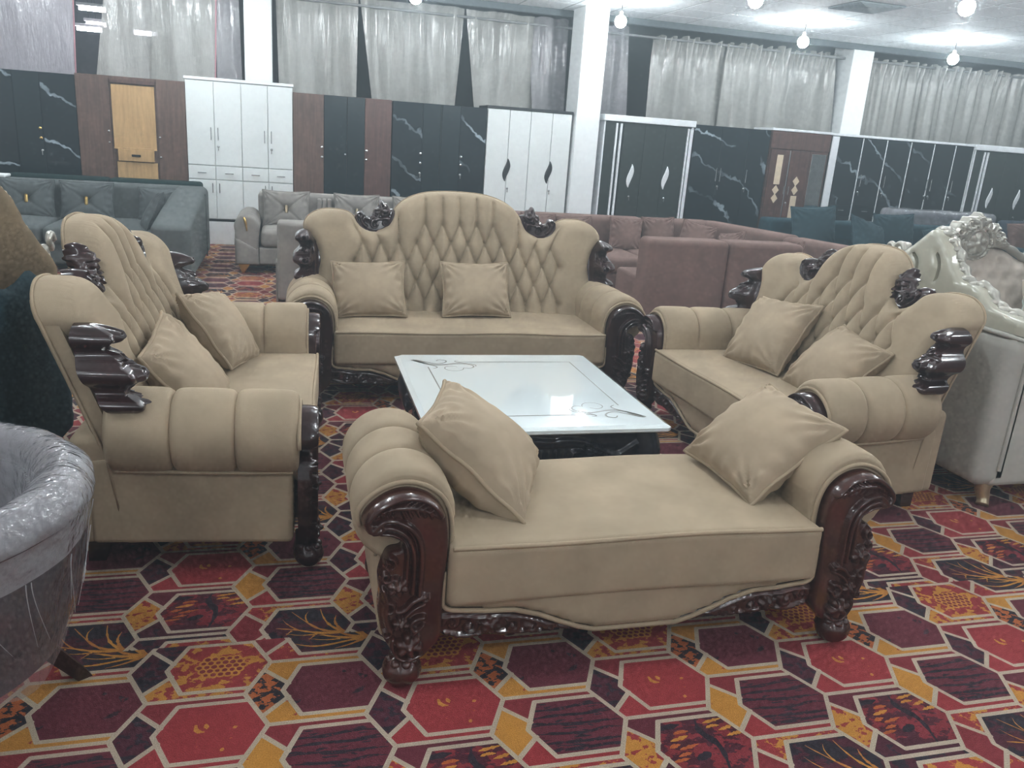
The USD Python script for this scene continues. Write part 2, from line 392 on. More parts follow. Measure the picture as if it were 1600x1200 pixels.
for k in range(5):
    a, b_ = .295 - k * .055, .295 - k * .055 - .03
    mb = MB()
    for q in range(4):
        v = np.array([[-a, -a, -.02], [a, -a, -.02], [b_, -b_, .0], [-b_, -b_, .0], [-a, -a, -.012], [a, -a, -.012], [b_, -b_, .008], [-b_, -b_, .008]], float)
        f = np.array([[0, 3, 2, 1], [4, 5, 6, 7], [0, 1, 5, 4], [2, 3, 7, 6], [1, 2, 6, 5], [3, 0, 4, 7]])
        mb.add(moved((v, np.vstack([f[:, [0, 1, 2]], f[:, [0, 2, 3]]])), rz=q * math.pi / 2))
    part(vent, 'louvre', mb, VENT, False)
for k, (x0, x1, yf, lab) in enumerate([(-0.57, -0.23, 11.72, ''), (3.685, 4.02, 10.98, ''), (8.20, 8.56, 11.62, '')]):
    tag(part(None, 'column', cbox(x0, x1, yf, yf + 0.50, 0, CEIL_Z + 0.012, 0.008), WHITE_PAINT), kind='structure')

single('haze', cbox(-5.95, 16.95, -4.95, 14.95, 0.02, 3.24, 0), HAZE, 'thin bluish haze filling the air of the hall', 'haze', False, kind='stuff')

# ------------------------------------------------------------------ carpet: printed hexagon lattice
U_, V_ = 0.66764, 0.14122
OX, OY = -0.07377, 2.25371                         # right-hand corner of a honeycomb hexagon
aT, LX = 0.0685, 0.403
HEX = np.array([(0, 0), (-aT, V_), (-(LX - aT), V_), (-LX, 0), (-(LX - aT), -V_), (-aT, -V_)])
KI = 0.735
INN = HEX * KI
INN[1] = HEX[1] * .80 + [0.0, 0.0]; INN[5] = HEX[5] * .80; INN[2, 1] = INN[1, 1]; INN[4, 1] = INN[5, 1]
LINE = (0.42, 0.345, 0.26)
RED, DRED, MAR, DMAR, INK, YEL, ORA = (0.275, 0.032, 0.036), (0.200, 0.026, 0.032), (0.115, 0.022, 0.032), (0.070, 0.016, 0.026), (0.026, 0.020, 0.028), (0.46, 0.205, 0.036), (0.38, 0.10, 0.028)
LW = 0.0075
class Unit:
    """flat coloured polygons of one lattice cell"""
    def __init__(s): s.P, s.c1, s.c2, s.pat, s.thr = [], [], [], [], []
    def add(s, poly, c1, c2=None, thr=2.0, sc=(20, 20), seed=0.0, z=0.0):
        for g in getattr(poly, 'geoms', [poly]):
            if g.is_empty or g.geom_type != 'Polygon' or g.area < 1e-7: continue
            v, f = trimesh.creation.triangulate_polygon(g, engine='earcut')
            t = np.asarray(v)[np.asarray(f)].reshape(-1, 2)
            a = t.reshape(-1, 3, 2); e1, e2 = a[:, 1] - a[:, 0], a[:, 2] - a[:, 0]; cr = e1[:, 0] * e2[:, 1] - e1[:, 1] * e2[:, 0]
            a = a.copy(); a[cr < 0] = a[cr < 0][:, ::-1]; t = a.reshape(-1, 2)
            n = len(t)
            s.P.append(np.column_stack([t, np.full(n, z)])); s.c1.append(np.tile(c1, (n, 1))); s.c2.append(np.tile(c2 or c1, (n, 1)))
            s.pat.append(np.column_stack([t * sc, np.full(n, seed)])); s.thr.append(np.tile([thr, 0, 0], (n, 1)))
    def done(s): return [np.vstack(x) for x in (s.P, s.c1, s.c2, s.pat, s.thr)]

def wob(pts, w, seed, taper=True):
    """ragged ribbon polygon along a polyline"""
    r = np.random.default_rng(seed); P = spline(pts, 14) if len(pts) > 2 else np.linspace(pts[0], pts[1], 8)
    T = np.gradient(P, axis=0); N = np.stack([-T[:, 1], T[:, 0]], 1); N /= np.linalg.norm(N, axis=1, keepdims=True)
    t = np.linspace(0, 1, len(P)); k = (np.sin(np.pi * np.clip(t, .02, .98)) ** .6 if taper else 1 - .85 * t) * w * r.uniform(.6, 1.3, len(P))
    return Polygon(np.vstack([P + N * k[:, None], (P - N * k[:, None])[::-1]])).buffer(0)

def cell_unit(motif):
    u = Unit(); outer, inner = Polygon(HEX), Polygon(INN)
    rr = np.random.default_rng(100 + motif)
    s1 = LineString([(-.352, .105), (-.280, .030)]); s2 = LineString([(-.352, -.105), (-.280, -.030)])
    lines = shapely.union_all([outer.exterior.buffer(LW), inner.exterior.buffer(LW), s1.buffer(LW), s2.buffer(LW)]).intersection(outer)
    band = outer.difference(inner).difference(lines)
    gs = sorted(getattr(band, 'geoms', [band]), key=lambda g: g.area, reverse=True)
    body = inner.difference(lines)
    def which(g): y = g.representative_point().y; return 0 if y > .05 else (2 if y < -.05 else 1)
    bands = {0: [(DMAR, INK), (YEL, RED), (DRED, MAR), (DRED, DMAR), (MAR, DMAR), (RED, YEL)],
             1: [(INK, DMAR), (INK, ORA), (INK, DMAR), (YEL, RED), (YEL, RED), (DRED, RED)],
             2: [(RED, YEL), (YEL, RED), (RED, DRED), (RED, DRED), (DMAR, INK), (RED, YEL)]}
    thr = {0: [.5, .74, .75, .7, .7, .52], 1: [.5, .5, .45, .70, .56, .7], 2: [.48, .66, .75, .75, .6, .62]}
    for g in gs:
        k = which(g); c1, c2 = bands[k][motif]
        u.add(g, c1, c2, thr[k][motif], (28, 34), 3.1 * motif + k * 7.7)
    u.add(lines, LINE)
    c = np.array([-.165, 0.0])
    sd = 11.3 * motif
    if motif == 0:      # honeycomb
        u.add(body, RED, YEL, .535, (19, 24), sd)
        cells = []
        for i in range(-3, 4):
            for j in range(-3, 4):
                p = c + [.022 + i * .021 + (j % 2) * .0105, j * .019]
                if (p[0] - c[0] - .02) ** 2 / .075 ** 2 + (p[1] - c[1]) ** 2 / .052 ** 2 < 1: cells.append(p)
        patch = shapely.union_all([Point(*p).buffer(.0145, 4) for p in cells]).intersection(body)
        dots = shapely.union_all([Point(*p).buffer(.0078 * rr.uniform(.8, 1.15), 3) for p in cells]).intersection(body)
        u.add(patch, YEL, z=.0003); u.add(dots, DRED, z=.0006)
    elif motif == 1:    # plain with dark blots on the right
        u.add(body, MAR, (0.100, 0.020, 0.030), .6, (40, 40), sd)
        for q, w in (([(-.075, .045), (-.06, .03), (-.05, .035)], .010), ([(-.10, -.045), (-.075, -.03), (-.06, -.012)], .007), ([(-.262, -.05), (-.25, -.06)], .012), ([(-.12, .07), (-.115, .055)], .006)):
            u.add(wob(q, w, 5 + int(w * 1e4)).intersection(body), INK, MAR, .55, (90, 90), 4.0, z=.0003)
    elif motif == 2:    # red with a yellow splash
        u.add(body, RED, ORA, .72, (75, 90), sd)
        for q, w in (([(-.19, .03), (-.185, .005), (-.165, -.002)], .009), ([(-.165, .03), (-.16, .008)], .006), ([(-.09, .01), (-.085, 0)], .006), ([(-.12, -.075), (-.11, -.08)], .007)):
            u.add(wob(q, w, 8 + int(w * 1e4)).intersection(body), YEL, z=.0003)
    elif motif == 3:    # dark wavy bands
        u.add(body, MAR, INK, .60, (16, 70), sd)
        for k, y in enumerate((.075, .042, .008, -.028, -.062, -.09)):
            xs = np.linspace(-.29, -.02, 6)
            u.add(wob([(x, y + rr.uniform(-.006, .006)) for x in xs], .0062, 40 + k).intersection(body), INK, MAR, .62, (60, 90), 2.0 + k, z=.0003)
    elif motif == 4:    # flame
        u.add(body, DMAR, DRED, .50, (16, 26), sd)
        for k, (q, w) in enumerate([([(-.13, .115), (-.14, .05), (-.115, .0), (-.13, -.11)], .010), ([(-.2, -.05), (-.15, -.03)], .012), ([(-.27, .08), (-.19, .09)], .010)]):
            u.add(wob(q, w, 60 + k).intersection(body), INK, z=.0003)
        for k, (x, y) in enumerate([(-.085, .09), (-.095, .07), (-.06, .055), (-.04, .03), (-.215, .035), (-.24, .01), (-.2, .0), (-.225, -.025), (-.2, .06), (-.25, -.045)]):
            l = rr.uniform(.018, .036)
            u.add(wob([(x - l, y - .006), (x, y), (x + l, y + rr.uniform(-.004, .010))], .0065, 70 + k).intersection(body), ORA if k > 4 else YEL, z=.0006)
    else:               # branches
        u.add(body, INK, DMAR, .52, (12, 16), sd)
        root = (-.035, -.05)
        br = [[root, (-.10, -.03), (-.15, .02), (-.20, .09)], [root, (-.11, -.045), (-.18, -.02), (-.25, .0)], [root, (-.08, .0), (-.10, .06), (-.105, .095)], [root, (-.06, .01), (-.055, .05)], [root, (-.12, -.07), (-.2, -.08), (-.26, -.06)], [(-.15, .02), (-.155, .06), (-.145, .085)], [(-.18, -.02), (-.215, .02), (-.23, .05)], [(-.12, -.05), (-.17, -.05), (-.22, -.035)], [(-.2, -.02), (-.22, -.045)], [root, (-.08, -.08), (-.14, -.1)]]
        for k, q in enumerate(br):
            u.add(wob(q, .0075 if q[0] == root else .0035, 90 + k, False).intersection(body), YEL if k % 3 else (0.40, 0.16, 0.035), z=.0003 + .00003 * k)
    return u.done()

UNITS = [cell_unit(k) for k in range(6)]
CARPET = MAT('printed_carpet', {'a1': ('attribute', {'attribute': 'c1'}), 'a2': ('attribute', {'attribute': 'c2'}), 'ap': ('attribute', {'attribute': 'pat'}), 'at': ('attribute', {'attribute': 'thr'}),
    'st': ('separate_xyz', {}), 'n': ('noise_texture', {'scale': 1.0, 'detail': 3.0, 'roughness': 0.6}), 'd': ('math', {'math_type': 'subtract'}), 'mr': ('map_range', {'from_min': -0.012, 'from_max': 0.012, 'clamp': True}),
    'x': ('mix', {}), 'g': ('texture_coordinate', {}), 'n2': ('noise_texture', {'scale': 260, 'detail': 2}), 'r2': ('rgb_ramp', {'ramp': [(0.25, (0.72, 0.72, 0.72)), (0.75, (1.12, 1.12, 1.12))]}), 'mu': ('mix', {'mix_type': 'multiply', 'fac': 1.0}),
    'b': ('bump', {'strength': 0.35, 'distance': 0.003}), 'p': ('principled_bsdf', {'roughness': 0.95, 'specular_ior_level': 0.1, 'sheen_weight': 0.1})},
    [('ap.vector', 'n.vector'), ('at.vector', 'st.vector'), ('n.fac', 'd.value1'), ('st.x', 'd.value2'), ('d.value', 'mr.value'), ('mr.result', 'x.fac'), ('a1.color', 'x.color1'), ('a2.color', 'x.color2'),
     ('g.object', 'n2.vector'), ('n2.fac', 'r2.fac'), ('x.color', 'mu.color1'), ('r2.color', 'mu.color2'), ('mu.color', 'p.base_color'), ('n2.fac', 'b.height'), ('b.normal', 'p.normal')])

def clip_half(T, A, ylim, keep_below):
    """clips triangles T (n,3,3) with attributes A (n,3,k) at the line y = ylim"""
    s = (ylim - T[:, :, 1]) if keep_below else (T[:, :, 1] - ylim)
    ins = s >= 0; cnt = ins.sum(1)
    oT, oA = [T[cnt == 3]], [A[cnt == 3]]
    eT, eA = [], []
    for t, a, sd in zip(T[(cnt > 0) & (cnt < 3)], A[(cnt > 0) & (cnt < 3)], s[(cnt > 0) & (cnt < 3)]):
        poly = []
        for k in range(3):
            k2 = (k + 1) % 3
            if sd[k] >= 0: poly.append((t[k], a[k]))
            if (sd[k] >= 0) != (sd[k2] >= 0):
                w = sd[k] / (sd[k] - sd[k2]); poly.append((t[k] + w * (t[k2] - t[k]), a[k] + w * (a[k2] - a[k])))
        for k in range(1, len(poly) - 1):
            eT.append([poly[0][0], poly[k][0], poly[k + 1][0]]); eA.append([poly[0][1], poly[k][1], poly[k + 1][1]])
    if eT: oT.append(np.array(eT)); oA.append(np.array(eA))
    return np.vstack(oT), np.vstack(oA)

floor = struct('floor', cbox(-6.2, 17.2, -5.2, 15.2, -0.10, -0.004, 0), plain('floor_underlay', (0.11, 0.035, 0.032), 0.9))
def carpet_strip(ox, oy, y0, y1, xa, xb, z):
    Ts, As = [], []
    for j in range(-40, 40):
        cy = oy - j * V_
        if cy + V_ < y0 or cy - V_ > y1: continue
        P, c1, c2, pat, thr = UNITS[j % 6]
        tri = P.reshape(-1, 3, 3); att = np.hstack([c1, c2, pat, thr]).reshape(-1, 3, 12)
        for i in range(-60, 60):
            cx = ox + i * U_ + j * U_ / 2
            if cx < xa or cx - LX > xb: continue
            t = tri + [cx, cy, z]; a = att
            if cy + V_ > y1: t, a = clip_half(t, a, y1, True)
            if cy - V_ < y0: t, a = clip_half(t, a, y0, False)
            Ts.append(t); As.append(a)
    T, A = np.vstack(Ts), np.vstack(As).reshape(-1, 12)
    v = T.reshape(-1, 3); f = np.arange(len(v)).reshape(-1, 3)
    m = usdkit.mesh(stage, path_for(floor, 'carpet_strip'), (v, f), CARPET, False)
    api = UsdGeom.PrimvarsAPI(m)
    for k, nm in enumerate(('c1', 'c2', 'pat', 'thr')):
        api.CreatePrimvar(nm, Sdf.ValueTypeNames.Color3fArray if k < 2 else Sdf.ValueTypeNames.Float3Array, 'vertex').Set(Vt.Vec3fArray.FromNumpy(A[:, 3 * k:3 * k + 3].astype(np.float32)))
    # thin backing with a visible cut edge at the seam
    part(m.GetPrim(), 'carpet_backing', cbox(xa - .3, xb, y0, y1, -0.004, z - 0.0012, 0), plain_back, False)
plain_back = plain('carpet_backing', (0.16, 0.05, 0.045), 0.95)
carpet_strip(OX, OY, 0.3, 2.375, -2.4, 5.4, 0.0000)
carpet_strip(-2.148, 3.138, 2.375, 5.06, -3.2, 6.0, -0.0010)
carpet_strip(-2.148 + .23, 5.9 + .07, 5.06, 7.75, -3.2, 7.0, 0.0000)
carpet_strip(-2.148 - .11, 8.75, 7.75, 11.06, -3.6, 3.0, -0.0010)

# ------------------------------------------------------------------ bare bulbs on short cords
def make_bulb(label, loc, rows):
    t = thing('light_bulb', label, 'light bulb', loc, group=None)
    part(t, 'bulb', lathe([(0, -.08), (.037, -.070), (.066, -.04), (.074, 0), (.064, .036), (.034, .062), (.02, .070), (0, .070)], 14), BULB, True)
    part(t, 'socket', lathe([(0, .066), (.022, .066), (.022, .105), (.012, .115), (0, .115)], 12), WHITE_PAINT)
    part(t, 'cord', tube([(0, 0, .112), (0.003, 0, .18), (0, 0, CEIL_Z - loc[2])], .004, 6), BLACK_TRIM)
    part(t, 'ceiling_rose', lathe([(0, CEIL_Z - loc[2] - .02), (.03, CEIL_Z - loc[2] - .016), (.035, CEIL_Z - loc[2]), (0, CEIL_Z - loc[2])], 12), WHITE_PAINT)
    return t
BZ = 3.0
vis = [((1.37, 10.15, BZ), 'bare glowing bulb cut by the top edge of the picture, above the tall tufted sofa'), ((3.885, 10.21, BZ), 'bare glowing bulb hanging just right of the middle white column'),
       ((6.41, 10.19, BZ), 'bare glowing bulb hanging left of the right-hand white column'), ((8.77, 10.21, BZ), 'bare glowing bulb hanging right of the right-hand white column, before the pleated sheets'),
       ((4.35, 7.85, BZ), 'bare glowing bulb near the ceiling left of the square air vent'), ((6.0, 6.95, BZ), 'bare glowing bulb near the ceiling right of the square air vent')]
b0 = make_bulb(vis[0][1], vis[0][0], 0)
for loc, lab in vis[1:]: dup(b0, 'light_bulb', lab, loc)
for x in (-3.6, -1.1, 11.3): dup(b0, 'light_bulb', 'bare bulb of the hall outside the picture', (x, 10.2, BZ), group='bulbs outside the picture')
for y, xs in ((7.6, (-3.6, -1.1, 1.4, 8.9)), (4.9, (-1.4, 1.2, 3.8, 6.6)), (2.2, (-2.2, 1.5, 4.8)), (-0.6, (-2.2, 1.5, 4.8)), (-3.2, (-2.2, 1.5, 4.8))):
    for x in xs: dup(b0, 'light_bulb', 'bare bulb of the hall outside the picture', (x, y, BZ), group='bulbs outside the picture')
# fluorescent tubes in the hall behind, seen through the sheets
for k, (x, y, z, l) in enumerate([(-2.52, 12.8, 2.78, .32), (-2.64, 13.6, 2.66, .25), (-2.73, 13.6, 2.585, .32), (-2.0, 13.6, 2.60, .3)]):
    t = thing('tube_light', 'glowing fluorescent tube in the dark hall behind the %s' % ['gap between two sheets, topmost', 'gap between two sheets, middle one', 'gap between two sheets, lowest', 'grey plastic sheet'][k], 'tube light', (x, y, z))
    part(t, 'tube', moved(tube([(-l / 2, 0, 0), (0, 0, 0), (l / 2, 0, 0)], .03, 10)), TUBE)
    part(t, 'batten', cbox(-l / 2 - .03, l / 2 + .03, -.03, .03, .03, .07, .005), WHITE_PAINT)
    part(t, 'hanger', cbox(-.006, .006, -.006, .006, .07, 3.9 - z, 0), BLACK_TRIM)

# ------------------------------------------------------------------ the carved sofa suite
# outline of the carved front panel: u outward from the foot, z up
PANEL = np.array([(-.061, .085), (-.085, .11), (-.112, .145), (-.116, .27), (-.121, .37), (-.126, .47), (-.117, .54), (-.093, .585), (-.048, .617), (.010, .627), (.064, .608), (.104, .575),
                  (.121, .545), (.114, .515), (.094, .500), (.060, .497), (.030, .490), (.008, .472), (.014, .452), (.034, .448), (.052, .438), (.066, .40), (.074, .36), (.070, .305), (.073, .262), (.066, .205), (.058, .17), (.044, .14), (.028, .11), (.012, .088), (-.02, .075)])
def panel_strokes():
    s = [stroke([(-.100, .560), (-.07, .598), (-.03, .614), (.01, .617), (.058, .598), (.094, .568), (.108, .543), (.100, .520)], .012, .014),
         stroke([(.092, .520), (.06, .548), (.02, .542), (-.018, .515), (-.042, .47), (-.047, .40), (-.043, .31)], .0095, .013),
         stroke([(.090, .510), (.055, .527), (.018, .515), (-.010, .485), (-.024, .44), (-.026, .39), (-.024, .315)], .009, .012),
         stroke([(.070, .508), (.035, .502), (.010, .480), (-.004, .455), (-.006, .41), (-.004, .335)], .008, .011),
         spiral((.088, .528), .024, 2.4, 1.3, .007, .013)]
    s += leaf((.030, .585), (-.100, .545), .030, .011, -.10, 5)
    s += leaf((.030, .585), (.085, .555), .020, .010, .1, 3)
    s += leaf((-.045, .30), (-.005, .44), .012, .006, .05, 3)
    s += [spiral((.046, .412), .024, 0.6, 1.3, .008, .014), spiral((.052, .372), .018, 3.6, 1.1, .007, .012)]
    s += rosette((.020, .338), .030, .015)
    s += [stroke([(.062, .33), (.050, .29), (.052, .25), (.04, .20)], .010, .013), spiral((.044, .268), .022, 1.0, 1.2, .008, .013), spiral((.050, .188), .018, 2.0, 1.2, .007, .013)]
    s += [stroke([(-.058, .300), (-.035, .292), (-.02, .282), (-.002, .262), (.018, .258)], .010, .013), stroke([(-.058, .276), (-.03, .262), (-.005, .238)], .008, .012), spiral((-.060, .298), .013, 3.0, 1.2, .006, .013)]
    s += rosette((.008, .216), .024, .014)
    s += [stroke([(-.058, .232), (-.035, .226), (-.022, .208), (-.03, .19)], .009, .013), stroke([(-.058, .205), (-.045, .19), (-.03, .178)], .007, .011)]
    s += rosette((-.018, .142), .038, .018)
    s += [stroke([(.030, .165), (.030, .13), (.010, .098), (-.02, .092), (-.05, .105)], .009, .013)]
    return s
PANEL_RELIEF = carve(panel_strokes())
def make_panel_mesh():
    edge = dome_h(.014, .016)
    v, f = puff(Polygon(spline(PANEL, 140, True)), lambda P, d: .004 + edge(P, d) + np.minimum(1, d / .005) * PANEL_RELIEF(P) * 1.45, flat_h(.034), .0037)
    return v, f
PANEL_MESH = make_panel_mesh()
def foot_mesh():
    mb = MB()
    v, f = ball((-.003, -.002, .047), .058, (1.0, .95, .86), 3)
    d = v - [-.003, -.002, .047]; a = np.arctan2(d[:, 1], d[:, 0])
    k = 1 + .055 * np.abs(np.sin(3.5 * a)) * np.clip(d[:, 2] / .05 + .6, 0, 1)
    v = [-.003, -.002, .047] + d * k[:, None]; v[:, 2] = np.maximum(v[:, 2], 0)
    mb.add((v, f))
    for k in range(7):
        t = k * .9; mb.add(ball((-.003 + .035 * math.cos(t), -.002 + .035 * math.sin(t), .083), .016, (1, 1, .8), 1))
    mb.add(tube([(-.015, .012, .06), (-.02, .016, .10), (-.025, .018, .13)], [.045, .032, .03], 12))
    return mb.get()
FOOT_MESH = foot_mesh()
PIPE_ARM = np.array([(-.128, .20), (-.130, .30), (-.136, .38), (-.140, .47), (-.131, .545), (-.103, .597), (-.052, .632), (.010, .642), (.070, .622), (.115, .586), (.134, .548), (.126, .512)])

def arm_pad(y0, y1, nch=3, r0=.150, uc=-.004, zc=.530):
    """rolled arm with stitched channels"""
    th = np.radians(np.linspace(-118, 190, 44))
    ys = [np.array([y0])]
    L = (y1 - y0) / nch
    prof = []
    for c in range(nch):
        t = np.sign(np.linspace(-1, 1, 21)) * (1 - (1 - np.abs(np.linspace(-1, 1, 21))) ** 1.6); prof.append((y0 + L * (c + .5) + t * L / 2, t))
    Y = np.concatenate([p[0] for p in prof]); T = np.concatenate([p[1] for p in prof])
    R = r0 - .015 * np.abs(T) ** 14 - .007 * T ** 4
    first = Y < y0 + .02
    rings = []
    for y, t, r in zip(Y, T, R):
        gather = 1 + .010 * np.sin(th * 26) * max(0, 1 - (y - y0) / .05)
        u = uc + r * np.cos(th) * gather; z = zc + r * np.sin(th) * gather
        inner = np.array([(-.150, .46), (-.146, .40), (-.140, .34), (-.10, .30), (-.03, .33), (.03, .37), (.06, .40)])
        rings.append(np.vstack([np.column_stack([u, np.full(len(u), y), z]), np.column_stack([inner[:, 0], np.full(len(inner), y), inner[:, 1]])]))
    n = len(rings[0]); V = np.vstack(rings); F = []
    for i in range(len(rings) - 1):
        for k in range(n):
            k2 = (k + 1) % n
            F += [[i * n + k, (i + 1) * n + k, (i + 1) * n + k2], [i * n + k, (i + 1) * n + k2, i * n + k2]]
    c0, c1 = len(V), len(V) + 1
    V = np.vstack([V, [-.03, y0 - .004, .48], [-.03, y1, .48]])
    for k in range(n):
        k2 = (k + 1) % n
        F += [[c0, k, k2], [c1, (len(rings) - 1) * n + k2, (len(rings) - 1) * n + k]]
    return V, np.array(F)

SKIRT = [(0, .300), (.000, .252), (.012, .238), (.03, .231), (.136, .220), (.222, .216), (.303, .193), (.37, .163), (.436, .137), (.49, .122)]
def front_skirt(hw):
    x0 = hw - .118
    half = [(-(x0 - d), z) for d, z in SKIRT[1:]]
    bottom = half + [(-a, z) for a, z in half[::-1]]
    return Polygon([(-x0, .30)] + bottom + [(x0, .30)]), np.array(bottom)

def apron_poly(hw, s):
    x0 = hw - .10
    top = [(x0 - d - .018, z + .008) for d, z in SKIRT[2:]]
    bot = [(x0 - .50, .110), (x0 - .44, .116), (x0 - .39, .128), (x0 - .34, .118), (x0 - .29, .126), (x0 - .235, .112), (x0 - .19, .122), (x0 - .14, .128), (x0 - .09, .122), (x0 - .04, .14), (x0 + .01, .15)]
    P = [(x0 + .01, .25)] + top + bot
    return [(s * x, z) for x, z in P]
def apron_strokes(hw, s):
    x0 = hw - .10; o = []
    for (d, z, r, a) in [(.05, .185, .026, 0), (.105, .165, .024, 2), (.24, .158, .026, 1), (.30, .150, .02, 3), (.36, .142, .016, 0)]:
        o.append(spiral((x0 - d, z), r, a, 1.3, .009, .014)); o.append(np.array([[x0 - d, z, .008, .018]]))
    o += rosette((x0 - .172, .168), .030, .017)
    o += leaf((x0 - .33, .150), (x0 - .47, .120), .018, .010, 0, 4)
    o += [stroke([(x0 - .01, .205), (x0 - .07, .205), (x0 - .13, .195), (x0 - .2, .196), (x0 - .28, .180), (x0 - .36, .152)], .008, .012), stroke([(x0 - .03, .148), (x0 - .09, .135), (x0 - .14, .138)], .008, .012), stroke([(x0 - .2, .136), (x0 - .26, .135), (x0 - .33, .128)], .007, .011)]
    return [np.column_stack([s * q[:, 0], q[:, 1:]]) for q in o]

# silhouette of the tall back (right half, three-seater), z measured at the leaning back
BACK_R = [(0, 1.204), (.075, 1.203), (.14, 1.199), (.205, 1.191), (.263, 1.176), (.315, 1.156), (.36, 1.130), (.398, 1.095), (.424, 1.056), (.445, 1.008), (.475, .975), (.515, .955), (.555, .947), (.60, .955), (.64, .980), (.670, 1.015), (.70, 1.042),
          (.74, 1.056), (.80, 1.062), (.855, 1.060), (.905, 1.046), (.947, 1.022), (.975, .990), (.986, .955), (.975, .920), (.950, .885), (.925, .845), (.910, .80), (.905, .755), (.910, .705), (.922, .66), (.935, .59), (.955, .52), (.968, .45), (.972, .30), (.972, .125)]
ORN = [(.415, 1.060), (.428, 1.082), (.450, 1.086), (.462, 1.112), (.486, 1.120), (.500, 1.138), (.520, 1.122), (.528, 1.092), (.552, 1.078), (.560, 1.050), (.592, 1.030), (.610, 1.046), (.622, 1.062), (.646, 1.062), (.664, 1.046), (.672, 1.020), (.66, .985), (.62, .945), (.555, .925), (.49, .938), (.44, .985)]
SIDE_ORN = [(.955, .938), (.980, .944), (1.010, .936), (1.036, .915), (1.040, .888), (1.018, .864), (1.014, .842), (1.030, .822), (1.054, .792), (1.050, .756), (1.020, .732), (1.014, .706), (1.038, .690), (1.050, .666), (1.032, .645), (.990, .637), (.915, .63), (.89, .70), (.885, .77), (.90, .85), (.93, .90)]
SIDE_Z = [.63, .645, .655, .672, .688, .698, .715, .735, .750, .770, .790, .805, .818, .830, .842, .855, .868, .882, .895, .915, .930, .945]
SIDE_D = [.030, .095, .118, .124, .100, .064, .068, .100, .130, .142, .132, .106, .112, .096, .090, .060, .056, .100, .122, .120, .090, .04]
def side_strokes():
    s = [spiral((.985, .905), .026, 2.6, 1.3, .010, .016), spiral((.985, .772), .030, 2.6, 1.3, .011, .018), spiral((.985, .668), .020, 2.6, 1.2, .009, .016), spiral((.985, .832), .018, 0, 1.2, .008, .014),
         stroke([(.965, .93), (.938, .88), (.922, .80), (.920, .73), (.935, .66), (.98, .650)], .009, .012)]
    s += rosette((.945, .785), .028, .016) + leaf((.945, .74), (.985, .705), .018, .012, .1, 3) + leaf((.945, .83), (.965, .895), .018, .012, .1, 3) + leaf((.955, .70), (.96, .655), .014, .012)
    return s
def orn_strokes():
    s = [stroke([(.425, 1.055), (.445, .99), (.49, .948), (.555, .936), (.615, .955), (.655, .995), (.664, 1.03)], .010, .014), spiral((.640, 1.036), .024, 0, 1.3, .009, .02), stroke([(.60, .972), (.628, 1.0), (.632, 1.04)], .009, .014)]
    s += rosette((.505, 1.075), .036, .022) + leaf((.502, 1.095), (.500, 1.135), .018, .018) + leaf((.50, 1.05), (.445, 1.075), .022, .016, .2, 3) + leaf((.515, 1.05), (.575, 1.025), .022, .016, -.2, 3)
    s += [spiral((.48, 1.0), .028, 1, 1.3, .009, .02), spiral((.545, .985), .030, 2, 1.3, .009, .02, -1), spiral((.59, 1.005), .018, 0, 1.2, .007, .018), stroke([(.46, 1.03), (.505, 1.02), (.55, 1.03)], .008, .016)]
    return s
ORN_FN, SIDE_FN = carve(orn_strokes()), carve(side_strokes())
ORN_MESH = puff(Polygon(spline(ORN, 120, True)), lambda P, d: .004 + dome_h(.014, .014)(P, d) + np.minimum(1, d / .006) * ORN_FN(P) * 1.3, lambda P, d: .010 + dome_h(.018, .018)(P, d) + np.minimum(1, d / .006) * ORN_FN(P) * 1.3, .0055)
SIDE_MESH = puff(Polygon(spline(SIDE_ORN, 140, True)), lambda P, d: .006 + .84 * np.interp(P[:, 1], SIDE_Z, SIDE_D) * np.clip((P[:, 0] - .895) / .060, .12, 1) * (1 - .10 * np.exp(-d / .006)) + np.minimum(1, d / .006) * SIDE_FN(P) * 1.5, lambda P, d: .004 + .036 * np.clip(1 - ((P[:, 1] - .79) / .155) ** 2, 0, 1), .005)

_yo = [0.0]   # extra lean of the loveseat backs
def yback(z): return .575 + (.165 + _yo[0]) * np.clip((np.asarray(z) - .40) / .75, -.1, 1.3)

